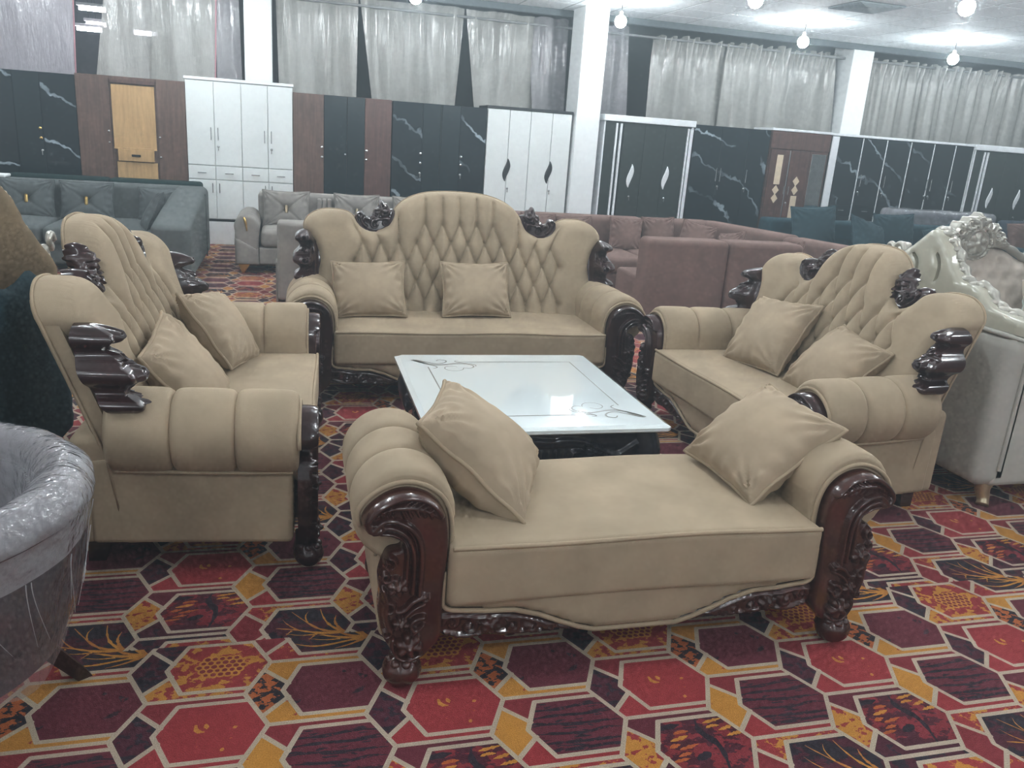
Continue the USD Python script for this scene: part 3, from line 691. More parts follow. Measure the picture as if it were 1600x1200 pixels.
def back_parts(t, wx, rows):
    """tall tufted back; wx = how much narrower than the three-seater"""
    _yo[0] = .095 if wx else 0.0
    zk = .975 if wx else 1.0
    def sx(x):
        x = np.asarray(x, float); k = (.585 - wx) / .585
        return np.where(np.abs(x) < .585, x * k, x - np.sign(x) * wx)
    R = np.array(BACK_R); R = np.column_stack([sx(R[:, 0]), R[:, 1] * zk])
    Rs = spline(R, 110)
    sil = np.vstack([Rs, (Rs * [-1, 1])[::-1]])
    poly = Polygon(sil).buffer(0)
    def topz(x):
        g = LineString([(x, .5), (x, 1.4)]).intersection(poly)
        return g.bounds[3] if not g.is_empty else 1.0
    # buttons and pleats
    dx, dz = .1135, .1215
    pts = {}
    for r_, (xs, z) in enumerate(rows):
        for x in xs: pts[(r_, round(x / (dx / 2)))] = (x, z + .006 * math.cos(3 * x))
    seg = []
    for (r_, k), (x, z) in pts.items():
        for dk in (-1, 1):
            q = pts.get((r_ + 1, k + dk))
            if q: seg.append(((x, z), q))
        if (r_ - 1, k - 1) not in pts and (r_ - 1, k + 1) not in pts:
            xt = x * (1.0 if r_ == 0 else 1.0) + (0.0 if r_ == 0 else .10 * np.sign(x) * max(0, abs(x) - (.45 - wx)) / .2)
            zt = topz(xt); seg.append(((x, z), (xt, zt - .002)))
        if r_ == len(rows) - 1: seg.append(((x, z), (x, .40)))
        elif (r_ + 1, k - 1) not in pts and (r_ + 1, k + 1) not in pts: seg.append(((x, z), (x * 1.02, z - dz)))
    S = []
    for a, b in seg:
        n = max(6, int(math.dist(a, b) / .006)); t_ = np.linspace(0, 1, n)
        S.append(np.array(a) + t_[:, None] * (np.array(b) - a))
    tree = cKDTree(np.vstack(S)); bt = cKDTree(np.array(list(pts.values())))
    base = dome_h(.075, .075)
    def crease(P):
        d = tree.query(P)[0]; e = bt.query(P)[0]
        return .027 * np.exp(-d / .0065) + .014 * np.exp(-(d / .030) ** 2) + .016 * np.exp(-(e / .024) ** 2)
    def hf(P, d): return base(P, d) - crease(P) * np.clip(d / .035, .25, 1) - yback(P[:, 1]) 
    def hb(P, d): return yback(P[:, 1]) + .066 + dome_h(.025, .05)(P, d)
    part(t, 'backrest', puff(poly, hf, hb, .0075, .010), TAN, 60)
    # buttons
    bl = lathe([(0, -.007), (.008, -.006), (.0125, -.001), (.012, .003), (0, .004)], 12)
    for (r_, k), (x, z) in pts.items():
        h = float(hf(np.array([[x, z]]), np.array([.2]))[0])
        v = bl[0][:, [0, 2, 1]] * [1, 1, 1]; part(t, 'tuft_button', (v + [x, -h - .002, z], bl[1][:, ::-1]), BUTTON, True)
    # piping along the rear edge of the back
    O = np.array([q for q in Rs if q[1] > .935 * zk] + [(.984 - wx, .92 * zk), (.980 - wx, .75), (.974 - wx, .45), (.970 - wx, .14)]); ring = np.vstack([O, (O * [-1, 1])[::-1]])
    part(t, 'back_piping', tube(np.column_stack([ring[:, 0], yback(ring[:, 1]) + .074, ring[:, 1]]), .006, 6), TAN_PIPING, True)
    # straight-sided outer back behind the carved waist
    O = np.array([q for q in R if q[1] > .935 * zk or q[0] < .5] + [(.984 - wx, .92 * zk), (.982 - wx, .85), (.980 - wx, .75), (.978 - wx, .6), (.974 - wx, .45), (.972 - wx, .3), (.970 - wx, .13)])
    Os = np.vstack([O, (O * [-1, 1])[::-1]])
    part(t, 'outer_back', puff(Polygon(Os).buffer(-.004), lambda P, d: -yback(P[:, 1]) - .022, lambda P, d: yback(P[:, 1]) + .074 + dome_h(.022, .04)(P, d), .03, .012), TAN, 60)
    # lower body of the back down to the legs
    w = float(R[-1, 0])
    part(t, 'back_base', softbox(-w + .01, w - .01, .62, .79, .115, .52, .03, 5), TAN)
    # carved ornaments
    for s in (-1, 1):
        v, f = ORN_MESH; v = np.column_stack([v[:, 0] - (.555 - float(sx(.555))), v[:, 1] + yback(v[:, 2] * zk) + .01, v[:, 2] * zk])
        part(t, 'crest_carving', moved((v, f), s=(s, 1, 1)), WOOD_DARK, 40)
        v, f = SIDE_MESH; v = np.column_stack([v[:, 0] - wx, v[:, 1] + yback(v[:, 2] * zk) - .030, v[:, 2] * zk])
        part(t, 'side_carving', moved((v, f), s=(s, 1, 1)), WOOD_DARK, 40)

def make_suite(name, label, cat, loc, rz, hw, depth, back=None, flare=0.0, wood=None):
    wood = wood or WOOD_DARK
    t = thing(name, label, cat, loc, rz)
    fl = lambda v: np.column_stack([v[:, 0] - flare * np.clip(v[:, 1], 0, 1) / .6, v[:, 1:]])
    yend = depth - .045 if back is None else .66
    for s in (-1, 1):
        put = lambda m, y=0.0, my=1: (lambda vf: moved((fl(vf[0]), vf[1]), (s * hw, 0, 0), s=(s, 1, 1)))(moved(m, (0, y, 0), s=(1, my, 1)))
        ap = arm_pad(.030, yend + (0 if back else .015))
        part(t, 'arm_roll', put(ap), TAN, 50)
        part(t, 'arm_side', put(softbox(-.125, .062, .050, yend if back is None else .74, .118, .44, .022, 5)), TAN)
        part(t, 'arm_piping', put(tube([(.078, .05, .405), (.082, .2, .404), (.082, .4, .404), (.076, yend - .02, .405)], .0065, 6)), TAN_PIPING, True)
        P = spline(PIPE_ARM, 60)
        part(t, 'front_piping', put(tube(np.column_stack([P[:, 0], np.full(len(P), .026), P[:, 1]]), .0075, 7)), TAN_PIPING, True)
        lp = part(t, 'carved_leg', put(PANEL_MESH), wood, 40)
        part(lp, 'foot', put(FOOT_MESH), wood, 50)
        pl = puff(apron_poly(hw, s), lambda P, d, fn=carve(apron_strokes(hw, s)): .006 + dome_h(.010, .012)(P, d) + np.minimum(1, d / .006) * fn(P), flat_h(.03), .0065)
        part(t, 'carved_apron', moved(pl, (0, .026, 0)), wood, 40)
        if back is None:
            lp = part(t, 'carved_leg', put(PANEL_MESH, depth, -1), wood, 40)
            part(lp, 'foot', put(FOOT_MESH, depth, -1), wood, 50)
            part(t, 'front_piping', put(tube(np.column_stack([P[:, 0], np.full(len(P), depth - .026), P[:, 1]]), .0075, 7)), TAN_PIPING, True)
        else:
            x = s * (hw - .075 - flare)
            v = np.array([[-.04, -.04, .13], [.04, -.04, .13], [.04, .04, .13], [-.04, .04, .13], [-.028, -.01, 0], [.028, -.01, 0], [.028, .05, 0], [-.028, .05, 0]])
            part(t, 'rear_leg', moved(trimesh.convex.convex_hull(v), (x, .73, 0)), WOOD_DARK, False)
    xs = hw - .128
    yb = depth + .012 if back is None else .64
    part(t, 'seat_frame', cbox(-xs - .02, xs + .02, .05, (depth - .05) if back is None else .72, .13, .26, .01), TAN, False)
    sk, bottom = front_skirt(hw)
    part(t, 'front_skirt', moved(puff(sk, lambda P, d: .012 + dome_h(.022, .03)(P, d), flat_h(.03), .022, .015), (0, .030, 0)), TAN, 60)
    Bp = np.vstack([[(-hw + .119, .36)], bottom, [(hw - .119, .36)]])
    Bp = np.vstack([np.linspace(Bp[i], Bp[i + 1], 7)[:-1] for i in range(len(Bp) - 1)] + [Bp[-1:]])
    part(t, 'skirt_piping', tube(np.column_stack([Bp[:, 0], np.full(len(Bp), .002), Bp[:, 1]]), .008, 7), TAN_PIPING, True)
    def seatfn(P, u):
        P = P.copy(); P[:, 2] += .018 * np.clip(u[:, 2], 0, 1) * (1 - u[:, 0] ** 6) * (1 - u[:, 1] ** 4) + .004 * np.sin(7 * P[:, 0]) * np.clip(u[:, 2], 0, 1)
        P[:, 1] += .006 * np.sin(5 * P[:, 0] + 2) * np.clip(-u[:, 1], 0, 1); return P
    c = part(t, 'seat_cushion', softbox(-xs, xs, -.026, yb, .252, .448, .026, 14, 5, seatfn), TAN)
    ed = np.linspace(-xs + .01, xs - .01, 40)
    part(t, 'seat_piping', tube(np.column_stack([ed, np.full(40, -.019) + .006 * np.sin(5 * ed + 2), .444 + .004 * np.sin(7 * ed)]), .0075, 7), TAN_PIPING, True)
    if back is None:
        part(t, 'rear_skirt', moved(moved(puff(sk, lambda P, d: .012 + dome_h(.022, .03)(P, d), flat_h(.03), .03, .02), s=(1, -1, 1)), (0, depth - .012, 0)), TAN, 60)
    else:
        back_parts(t, *back)
    return t

D_ = .1135
rows3 = [([k * D_ for k in (-2, -1, 0, 1, 2)], .998), ([(k + .5) * D_ for k in range(-6, 6)], .878), ([k * D_ for k in range(-6, 7)], .758), ([(k + .5) * D_ for k in range(-6, 6)], .634), ([k * D_ for k in range(-6, 7)], .512)]
rows2 = [([k * D_ for k in (-1, 0, 1)], .998), ([(k + .5) * D_ for k in range(-4, 4)], .878), ([k * D_ for k in range(-4, 5)], .758), ([(k + .5) * D_ for k in range(-4, 4)], .634), ([k * D_ for k in range(-4, 5)], .512)]
bench = make_suite('settee_bench', 'backless tan velvet bench with rolled arms and carved red-brown legs, nearest the camera', 'bench', (1.052, 2.10, 0), 0, .748, .62, None, 0, WOOD)
sofa3 = make_suite('carved_sofa', 'wide tan velvet three-seat sofa with tufted crest back, standing behind the white-topped table', 'sofa', (1.058, 4.68, 0), 0, .96, .78, (0.0, rows3), .01)
love = make_suite('carved_loveseat', 'tan velvet tufted loveseat at the left, seen from its rolled-arm side, facing the table', 'loveseat', (.075, 3.60, 0), 88, .76, .78, (.2, rows2), .045)
love2 = dup(love, 'carved_loveseat', 'tan velvet tufted loveseat at the right of the table, beside the cream gilded sofa', (2.105, 3.68, 0), -88)

# ------------------------------------------------------------------ scatter cushions
def cushion(w, h, T, seed):
    r = np.random.default_rng(seed)
    n = 44
    a = np.linspace(-1, 1, n); a = np.sign(a) * np.abs(a) ** .85
    Uu, Vv = np.meshgrid(a, a, indexing='ij')
    def outline(u, v):
        x = w / 2 * u * (1 - .075 * (1 - v ** 2) * np.abs(u) ** 2); z = h / 2 * v * (1 - .075 * (1 - u ** 2) * np.abs(v) ** 2)
        return x, z
    X, Z = outline(Uu, Vv)
    prof = np.clip((1 - Uu ** 2) * (1 - Vv ** 2), 0, 1) ** .42
    ang = np.arctan2(Vv, Uu); rad = np.maximum(np.abs(Uu), np.abs(Vv))
    out = MB(); vs = []
    for s in (-1, 1):
        ph = r.uniform(0, 6, 3)
        cr = np.zeros_like(X)
        for cu in (-1, 1):
            for cv in (-1, 1):
                q = np.hypot(Uu - cu, Vv - cv); th = np.arctan2(Vv - cv, Uu - cu)
                cr += .016 * np.sin(th * 15 + ph[0] + cu * 2 + cv) * np.exp(-(q / .55) ** 2) * np.clip(q / .15, 0, 1)
        cr += .009 * np.sin(Uu * 18 + ph[1]) * np.exp(-((np.abs(Vv) - 1) / .22) ** 2) + .009 * np.sin(Vv * 17 + ph[2]) * np.exp(-((np.abs(Uu) - 1) / .22) ** 2)
        sag = .012 * np.sin(2 * Uu + ph[0]) * np.cos(2 * Vv + ph[1])
        Y = s * T / 2 * prof * (1 + .08 * np.sin(1.5 * Uu + ph[2])) + s * (cr * .8 + sag) * np.clip(prof * 2, 0, 1)
        vs.append(np.stack([X.ravel(), Y.ravel(), Z.ravel()], 1))
    idx = np.arange(n * n).reshape(n, n)
    q = np.stack([idx[:-1, :-1], idx[1:, :-1], idx[1:, 1:], idx[:-1, 1:]], -1).reshape(-1, 4)
    f = np.vstack([q[:, [0, 1, 2]], q[:, [0, 2, 3]]])
    P = np.vstack(vs); F = np.vstack([f, f[:, ::-1] + n * n])
    t = np.linspace(-1, 1, 40, endpoint=False); o = np.ones(40)
    ring = np.vstack([np.column_stack(outline(t, -o)), np.column_stack(outline(o, t)), np.column_stack(outline(-t, o)), np.column_stack(outline(-o, -t))])
    return (P, F), tube(np.column_stack([ring[:, 0], .003 * np.sin(np.arange(160) * .35), ring[:, 1]]), .0072, 6, True)

def pose(center, facing, lean=0.0, roll=0.0, yaw_extra=0.0):
    """matrix for a cushion whose face (local -y) looks along the compass angle `facing` (degrees, 0 = +x), leant back by lean, turned in its plane by roll"""
    a = math.radians(facing)
    f = np.array([math.cos(a) * math.cos(math.radians(lean)), math.sin(a) * math.cos(math.radians(lean)), math.sin(math.radians(lean))])
    yv = -f; xv = np.cross(yv, [0, 0, 1.0]); xv /= np.linalg.norm(xv); zv = np.cross(xv, yv)
    r = math.radians(roll); x2 = math.cos(r) * xv + math.sin(r) * zv; z2 = -math.sin(r) * xv + math.cos(r) * zv
    m = Gf.Matrix4d(1.0)
    for i, v in enumerate((x2, yv, z2)): m.SetRow(i, Gf.Vec4d(*map(float, v), 0))
    m.SetRow(3, Gf.Vec4d(*map(float, center), 1))
    return m
CPROTO = {}
def put_cushion(key, w, h, T, seed, label, mat4, group=None):
    if key not in CPROTO:
        t = thing('scatter_cushion', label, 'cushion', matrix=mat4)
        b, p_ = cushion(w, h, T, seed)
        part(t, 'cover', b, TAN_CUSHION, 70); part(t, 'piping', p_, TAN_PIPING, True)
        CPROTO[key] = t
        return t
    return dup(CPROTO[key], 'scatter_cushion', label, matrix=mat4)
put_cushion('a', .45, .36, .17, 1, 'tan cushion with piped edge, on the left of the wide three-seat sofa', pose((.455, 5.07, .622), -95, 30, 3))
put_cushion('b', .44, .36, .17, 2, 'tan cushion with piped edge, at the middle of the wide three-seat sofa', pose((1.13, 5.08, .632), -92, 28, 1))
put_cushion('c', .47, .45, .24, 3, 'tan cushion tilted against the left rolled arm of the bench, its corner before the table', pose((.60, 2.47, .603), -20, 50, 0))
put_cushion('d', .43, .42, .23, 4, 'tan cushion lying against the right rolled arm of the bench', pose((1.63, 2.45, .603), 190, 52, -6))
put_cushion('e', .44, .41, .18, 5, 'tan cushion on the left loveseat, nearer the camera, one point upward', pose((-.40, 3.276, .620), -10, 35, 12))
put_cushion('f', .44, .41, .18, 6, 'tan cushion on the left loveseat, leaning on its far arm', pose((-.33, 4.03, .615), -8, 38, -12))
put_cushion('c', 0, 0, 0, 0, 'tan cushion on the right loveseat, farther from the camera', pose((2.565, 3.94, .635), 185, 37, 7))
put_cushion('d', 0, 0, 0, 0, 'tan cushion on the right loveseat, leaning behind its near rolled arm', pose((2.60, 3.39, .600), 180, 42, -7))

# ------------------------------------------------------------------ coffee table
TX0, TX1, TY0, TY1, TZ = .522, 1.603, 3.08, 4.265, .43
tc = ((TX0 + TX1) / 2, (TY0 + TY1) / 2)
table = thing('coffee_table', 'low coffee table with white glass top and black carved frame amid the sofas', 'coffee table', (tc[0], tc[1], 0))
hx, hy = (TX1 - TX0) / 2, (TY1 - TY0) / 2
def ring8(hx, hy, c): return np.array([(-hx + c, -hy), (hx - c, -hy), (hx, -hy + c), (hx, hy - c), (hx - c, hy), (-hx + c, hy), (-hx, hy - c), (-hx, -hy + c)])
mb = MB(); L = []
for (d, z) in ((.006, TZ - .030), (0, TZ - .024), (0, TZ - .010), (.022, TZ)): L.append(np.column_stack([ring8(hx - d, hy - d, .018), np.full(8, z)]))
V = np.vstack(L); F = []
for i in range(3):
    for k in range(8): k2 = (k + 1) % 8; F += [[i * 8 + k, i * 8 + k2, i * 8 + 8 + k2], [i * 8 + k, i * 8 + 8 + k2, i * 8 + 8 + k]]
for k in range(1, 7): F += [[0, k + 1, k], [24, 24 + k, 24 + k + 1]]
top = part(table, 'table_top', (V, np.array(F)), GLASS_WHITE, False)
ix, iy = hx - .145, hy - .165
zt = TZ + .0008
def strip(pts, w, z=zt):
    P = np.asarray(pts, float); T = np.gradient(P, axis=0); N = np.stack([-T[:, 1], T[:, 0]], 1); N /= np.maximum(np.linalg.norm(N, axis=1, keepdims=True), 1e-9)
    w = np.broadcast_to(w, len(P))[:, None]
    n = len(P); V = np.vstack([np.column_stack([P + N * w, np.full(n, z)]), np.column_stack([P - N * w, np.full(n, z)])])
    i = np.arange(n - 1); F = np.vstack([np.stack([i + n, i + n + 1, i + 1], 1), np.stack([i + n, i + 1, i], 1)])
    return V, F
for a, b in (((-ix + .16, iy), (ix, iy)), ((ix, iy), (ix, -iy + .12)), ((-ix, -iy), (ix - .16, -iy)), ((-ix, iy - .09), (-ix, -iy))):
    part(top, 'inlay_line', strip(np.linspace(a, b, 4), .0034), INLAY, False)
def scroll_motif(sx, sy):
    mb = MB(); cx, cy = -sx * ix, sy * iy
    def S(pts, w, n=40): mb.add(strip(spline([(cx + sx * x, cy - sy * y) for x, y in pts], n), w * (.7 + .8 * np.sin(np.linspace(.2, 3, n)))))
    S([(-.06, -.035), (-.02, .01), (.03, .05), (.09, .05), (.15, .03), (.20, .035), (.24, .075), (.22, .115), (.18, .11)], .0035)
    S([(-.055, -.02), (-.01, .025), (.03, .065), (.045, .10), (.02, .125)], .003)
    S([(-.045, -.045), (0, -.005), (.05, .03), (.10, .01), (.11, -.03), (.08, -.045), (.06, -.02)], .003)
    S([(.25, .085), (.255, .06), (.23, .035), (.20, .02), (.165, .0), (.16, -.02), (.18, -.02)], .003)
    a = np.linspace(0, 5.6, 50)
    mb.add(strip(np.column_stack([cx + sx * (.125 + .055 * np.cos(a) * (1 - a / 14)), cy - sy * (.115 + .055 * np.sin(a) * (1 - a / 14))]), .0026))
    S([(-.07, -.04), (-.04, -.015), (-.005, .03)], .006); S([(-.06, -.05), (-.03, -.025), (.0, .01)], .004)
    return mb
for sx, sy in ((1, 1), (-1, -1)):
    part(top, 'scroll_inlay', scroll_motif(sx, sy), INLAY, False)
def table_apron(w):
    half = [(0, .150), (.05, .165), (.10, .200), (.17, .235), (.24, .225), (.30, .175), (w - .10, .150), (w - .05, .17), (w, .20)]
    P = [(-x, z) for x, z in half[::-1]] + half[1:]
    P = spline(P, 80)
    return Polygon(np.vstack([[(-w, .395)], P, [(w, .395)]])), half
def tab_strokes(w):
    o = [stroke([(s * x, z) for x, z in ((0, .345), (.10, .350), (.18, .335), (.26, .295), (.32, .280), (w - .09, .315), (w - .04, .345))], .010, .014) for s in (-1, 1)]
    o += [stroke([(s * x, z) for x, z in ((0, .325), (.10, .330), (.18, .312), (.26, .272), (.32, .256), (w - .09, .290))], .007, .012) for s in (-1, 1)]
    for k in range(-3, 4): o.append(stroke([(k * .012, .17), (k * .028, .23), (k * .034, .30)], .012, .016, taper=.4))
    for s in (-1, 1):
        o += [spiral((s * .13, .270), .034, 1, 1.3, .010, .018, s), spiral((s * (w - .12), .215), .04, 2, 1.3, .011, .02, -s), spiral((s * .19, .262), .02, 0, 1.2, .007, .014, s)]
        o += leaf((s * (w - .16), .23), (s * (w - .03), .33), .03, .014, .1, 4)
    return o
for k, w in ((0, hx - .07), (1, hy - .07), (2, hx - .07), (3, hy - .07)):
    pl, _ = table_apron(w)
    m_ = puff(pl, lambda P, d, fn=carve(tab_strokes(w)): .004 + dome_h(.008, .01)(P, d) + np.minimum(1, d / .006) * fn(P), flat_h(.03), .009)
    part(table, 'carved_apron', moved((m_[0] - [0, (hy if k % 2 == 0 else hx) - .075, 0], m_[1]), rz=k * math.pi / 2), TABLE_BLACK, 40)
part(table, 'frame', cbox(-hx + .085, hx - .085, -hy + .085, hy - .085, .36, TZ - .030, .004), TABLE_BLACK, False)
for sx in (-1, 1):
    for sy in (-1, 1):
        x, y = sx * (hx - .10), sy * (hy - .10); o = lambda k: (x + sx * k, y + sy * k)
        pts = [(*o(.0), .40), (*o(.02), .33), (*o(.026), .26), (*o(.012), .18), (*o(-.004), .10), (*o(.008), .05), (*o(.016), .035)]
        mb = MB().add(tube(spline(pts, 24), np.interp(np.linspace(0, 1, 24), [0, .3, .7, .9, 1], [.055, .060, .036, .032, .045]), 14)).add(ball((*o(.016), .034), .042, (1, 1, .8), 2))
        part(table, 'leg', mb, TABLE_BLACK, 50)

# ------------------------------------------------------------------ wardrobes along the back
WY, WZ0 = 11.05, .285
def wardrobe(label, x0, x1, z1, body, doors, top=None, cat='wardrobe', base=None):
    """doors: (xa, xb, za, zb, material, extras); extras make handles etc. as children of the door"""
    t = thing('wardrobe', label, cat, (x0, WY, 0))
    part(t, 'carcass', cbox(0, x1 - x0, .022, .52, WZ0 + .03, z1, .003), body, False)
    part(t, 'base', cbox(.01, x1 - x0 - .01, .03, .50, WZ0, WZ0 + .032, .002), base or BLACK_TRIM, False)
    if top: part(t, 'top_board', cbox(-.012, x1 - x0 + .012, -.01, .53, z1, z1 + .035, .004), top, False)
    for (xa, xb, za, zb, m, ex) in doors:
        nm = 'door' if zb - za > .3 else 'drawer'
        if isinstance(ex, tuple): nm, ex = ex
        d = part(t, nm, cbox(xa - x0 + .003, xb - x0 - .003, -.002, .021, za + .003, zb - .003, .003), m, False)
        for e in (ex or []):
            part(d, e[0], e[1], e[2], e[3] if len(e) > 3 else 30)
    return t
def bar(x, za, zb, x0, m=CHROME, w=.010): return ('handle', MB().add(cbox(x - x0 - w / 2, x - x0 + w / 2, -.034, -.022, za, zb, .003)).add(cbox(x - x0 - w / 2, x - x0 + w / 2, -.024, 0, za + .02, za + .032, 0)).add(cbox(x - x0 - w / 2, x - x0 + w / 2, -.024, 0, zb - .032, zb - .02, 0)), m)
def hbar(xc, z, x0, m=CHROME): return ('handle', MB().add(cbox(xc - x0 - .05, xc - x0 + .05, -.028, -.018, z - .006, z + .006, .002)).add(cbox(xc - x0 - .04, xc - x0 - .03, -.02, 0, z - .005, z + .005, 0)).add(cbox(xc - x0 + .03, xc - x0 + .04, -.02, 0, z - .005, z + .005, 0)), m)
def knob(x, z, x0, m=CHROME, r=.018): return ('knob', ball((x - x0, -.022, z), r, (1, .8, 1), 2), m)
def lock(x, z, x0): return ('lock', MB().add(ball((x - x0, -.006, z), .016, (1, .6, 1), 1)).add(cbox(x - x0 - .004, x - x0 + .004, -.028, -.006, z - .05, z + .006, .001)), CHROME)
def swoosh(x, z, x0, m, h=.15, s=1):
    t = np.linspace(-1, 1, 30)
    a = np.column_stack([.052 * np.sin(np.pi * (t + 1) / 2 * 1.0) * np.where(t < 0, 1, 1) * (1 - t) / 2 * 1.5 - .012 * t, t * h]); b = np.column_stack([-.052 * np.sin(np.pi * (t + 1) / 2) * (1 + t) / 2 * 1.5 - .012 * t, t * h])
    P = Polygon(np.vstack([a, b[::-1]])).buffer(.003)
    v, f = puff(P, dome_h(.012, .01), flat_h(.001), .012)
    return ('swirl_handle', moved((v, f), (x - x0, -.003, z), s=(-1, 1, 1)), m)
D0 = .30
# 1 black marble, far left
wardrobe('black marble-veined wardrobe with small gold knobs, leftmost of all the wardrobes', -4.6, -2.42, 1.90, BLACK_TRIM,
    [(-4.6, -3.75, D0, 1.9, MARBLE, []), (-3.75, -3.07, D0, 1.9, MARBLE, []), (-3.07, -2.79, D0, 1.9, DARK_LAM, [knob(-2.815, 1.28, -4.6, GOLD), knob(-2.815, 1.17, -4.6, GOLD), lock(-2.815, 1.03, -4.6)]), (-2.79, -2.42, D0, 1.9, MARBLE, [])])
# 2 brown with oak niche
t = wardrobe('brown woodgrain wardrobe with an open light oak middle bay and small drawer', -2.42, -1.225, 1.92, BROWN,
    [(-2.42, -2.06, D0, 1.92, BROWN, [knob(-2.085, 1.3, -2.42, CHROME, .014), knob(-2.085, 1.17, -2.42, CHROME, .014)]), (-1.55, -1.225, D0, 1.92, BROWN, [knob(-1.525, 1.26, -2.42, CHROME, .014), knob(-1.525, 1.03, -2.42, CHROME, .014)])])
ox = 2.42
part(t, 'niche_panel', cbox(-2.04 + ox, -1.57 + ox, -.004, .02, 1.12, 1.83, .004), OAK, False)
dr = part(t, 'drawer', cbox(-2.0 + ox, -1.60 + ox, -.03, .02, .965, 1.10, .004), OAK, False)
part(dr, 'handle', cbox(-1.85 + ox, -1.75 + ox, -.042, -.03, 1.02, 1.045, .004), BLACK_TRIM)
part(t, 'shelf', cbox(-2.04 + ox, -1.57 + ox, -.02, .02, 1.10, 1.122, .003), OAK, False)
part(t, 'niche_panel', cbox(-2.02 + ox, -1.57 + ox, -.004, .02, .32, .955, .004), OAK, False)
part(t, 'rail', cbox(-2.05 + ox, -1.56 + ox, -.02, .02, 1.845, 1.885, .004), ROSE, False)
# 3 white four-door with drawers
w3 = -1.225
drs = []
xs4 = [-1.225, -.905, -.59, -.28, .017]
for k in range(4):
    xa, xb = xs4[k], xs4[k + 1]
    hx_ = xb - .04 if k % 2 == 0 else xa + .04
    drs.append((xa, xb, .97, 1.95, WHITE_LAM, [bar(hx_, 1.27, 1.42, w3)] + ([lock(hx_, 1.2, w3)] if k % 2 else [])))
    drs.append((xa, xb, .80, .965, WHITE_LAM, ('drawer', [hbar((xa + xb) / 2, .88, w3)])))
    drs.append((xa, xb, .32, .795, WHITE_LAM, [bar(hx_, .64, .76, w3)]))
wardrobe('white four-door wardrobe with a row of drawers, behind the left gap in the sofas', w3, .017, 1.955, WHITE_LAM, drs, WHITE_EDGE)
# 4 brown-dark-brown
wardrobe('brown woodgrain wardrobe with two dark middle doors, right of the white four-door wardrobe', .02, 1.24, 1.90, BROWN,
    [(.02, .395, D0, 1.9, BROWN, [knob(.37, 1.27, .02), knob(.37, 1.15, .02)]), (.395, .68, D0, 1.9, DARK_LAM, [knob(.66, 1.2, .02, CHROME, .012)]), (.68, .90, D0, 1.9, DARK_LAM, []), (.90, 1.24, D0, 1.9, ROSE, [knob(.925, 1.26, .02), knob(.925, 1.15, .02)])])
# 5 black marble four-door
wardrobe('black marble-veined four-door wardrobe behind the crest of the wide sofa', 1.25, 2.48, 1.895, BLACK_TRIM,
    [(1.25, 1.64, D0, 1.895, MARBLE, [knob(1.62, 1.27, 1.25), knob(1.62, 1.15, 1.25), lock(1.62, 1.02, 1.25)]), (1.64, 1.87, D0, 1.895, DARK_LAM, []), (1.87, 1.885, D0, 1.895, BLACK_LAM, ('divider', [])), (1.885, 2.13, D0, 1.895, DARK_LAM, []), (2.13, 2.48, D0, 1.895, MARBLE, [knob(2.155, 1.26, 1.25), knob(2.155, 1.16, 1.25), lock(2.155, 1.03, 1.25)])])
# 6 white with black swirl handles
wardrobe('white wardrobe with two black swirl handles and a black top edge', 2.49, 3.65, 1.90, WHITE_LAM,
    [(2.49, 2.79, D0, 1.9, WHITE_LAM, [swoosh(2.785, 1.13, 2.49, BLACK_TRIM)]), (2.79, 3.08, D0, 1.9, WHITE_LAM, [lock(2.81, .89, 2.49)]), (3.08, 3.38, D0, 1.9, WHITE_LAM, [swoosh(3.375, 1.13, 2.49, BLACK_TRIM)]), (3.38, 3.65, D0, 1.9, WHITE_LAM, [lock(3.40, .89, 2.49)])], BLACK_TRIM)
# 7 and 11 white frame, black doors, white swirl handles
def framed(label, x0, x1):
    w = x1 - x0
    t = thing('wardrobe', label, 'wardrobe', (x0, WY, 0))
    part(t, 'carcass', cbox(0, w, .022, .52, WZ0, 1.90, .003), BLACK_LAM, False)
    part(t, 'cornice', cbox(-.02, w + .02, -.03, .53, 1.86, 1.945, .006), WHITE_EDGE, False)
    part(t, 'side_panel', cbox(-.005, .02, .0, .52, WZ0, 1.86, .003), WHITE_EDGE, False)
    part(t, 'side_panel', cbox(w - .02, w + .005, .0, .52, WZ0, 1.86, .003), WHITE_EDGE, False)
    a, b = .29, w - .10
    for x in (.17, .235): part(t, 'white_moulding', cbox(x, x + .028, -.014, .02, WZ0, 1.84, .004), WHITE_EDGE, False)
    for x in (w - .085, w - .045): part(t, 'white_moulding', cbox(x, x + .022, -.014, .02, WZ0, 1.84, .004), WHITE_EDGE, False)
    part(t, 'side_strip', cbox(.025, .165, -.002, .02, WZ0, 1.85, .002), BLACK_LAM, False)
    n = 3; ws = (b - a) / n
    for k in range(n):
        d = part(t, 'door', cbox(a + k * ws + .003, a + (k + 1) * ws - .003, -.004, .02, WZ0 + .01, 1.85, .003), BLACK_LAM, False)
    e = [(.24, 1.15), (.80, 1.15)]
    for x, z in ((.45, 1.15), (.45 + ws * 1.7, 1.15)):
        s = swoosh(x, z, 0, WHITE_EDGE, .17); part(d, s[0], s[1], s[2])
        s = lock(x + .01, z - .28, 0); part(d, s[0], s[1], s[2])
    return t
framed('black-doored wardrobe with white frame and white swirl handles, right of the middle white column', 4.12, 5.45)
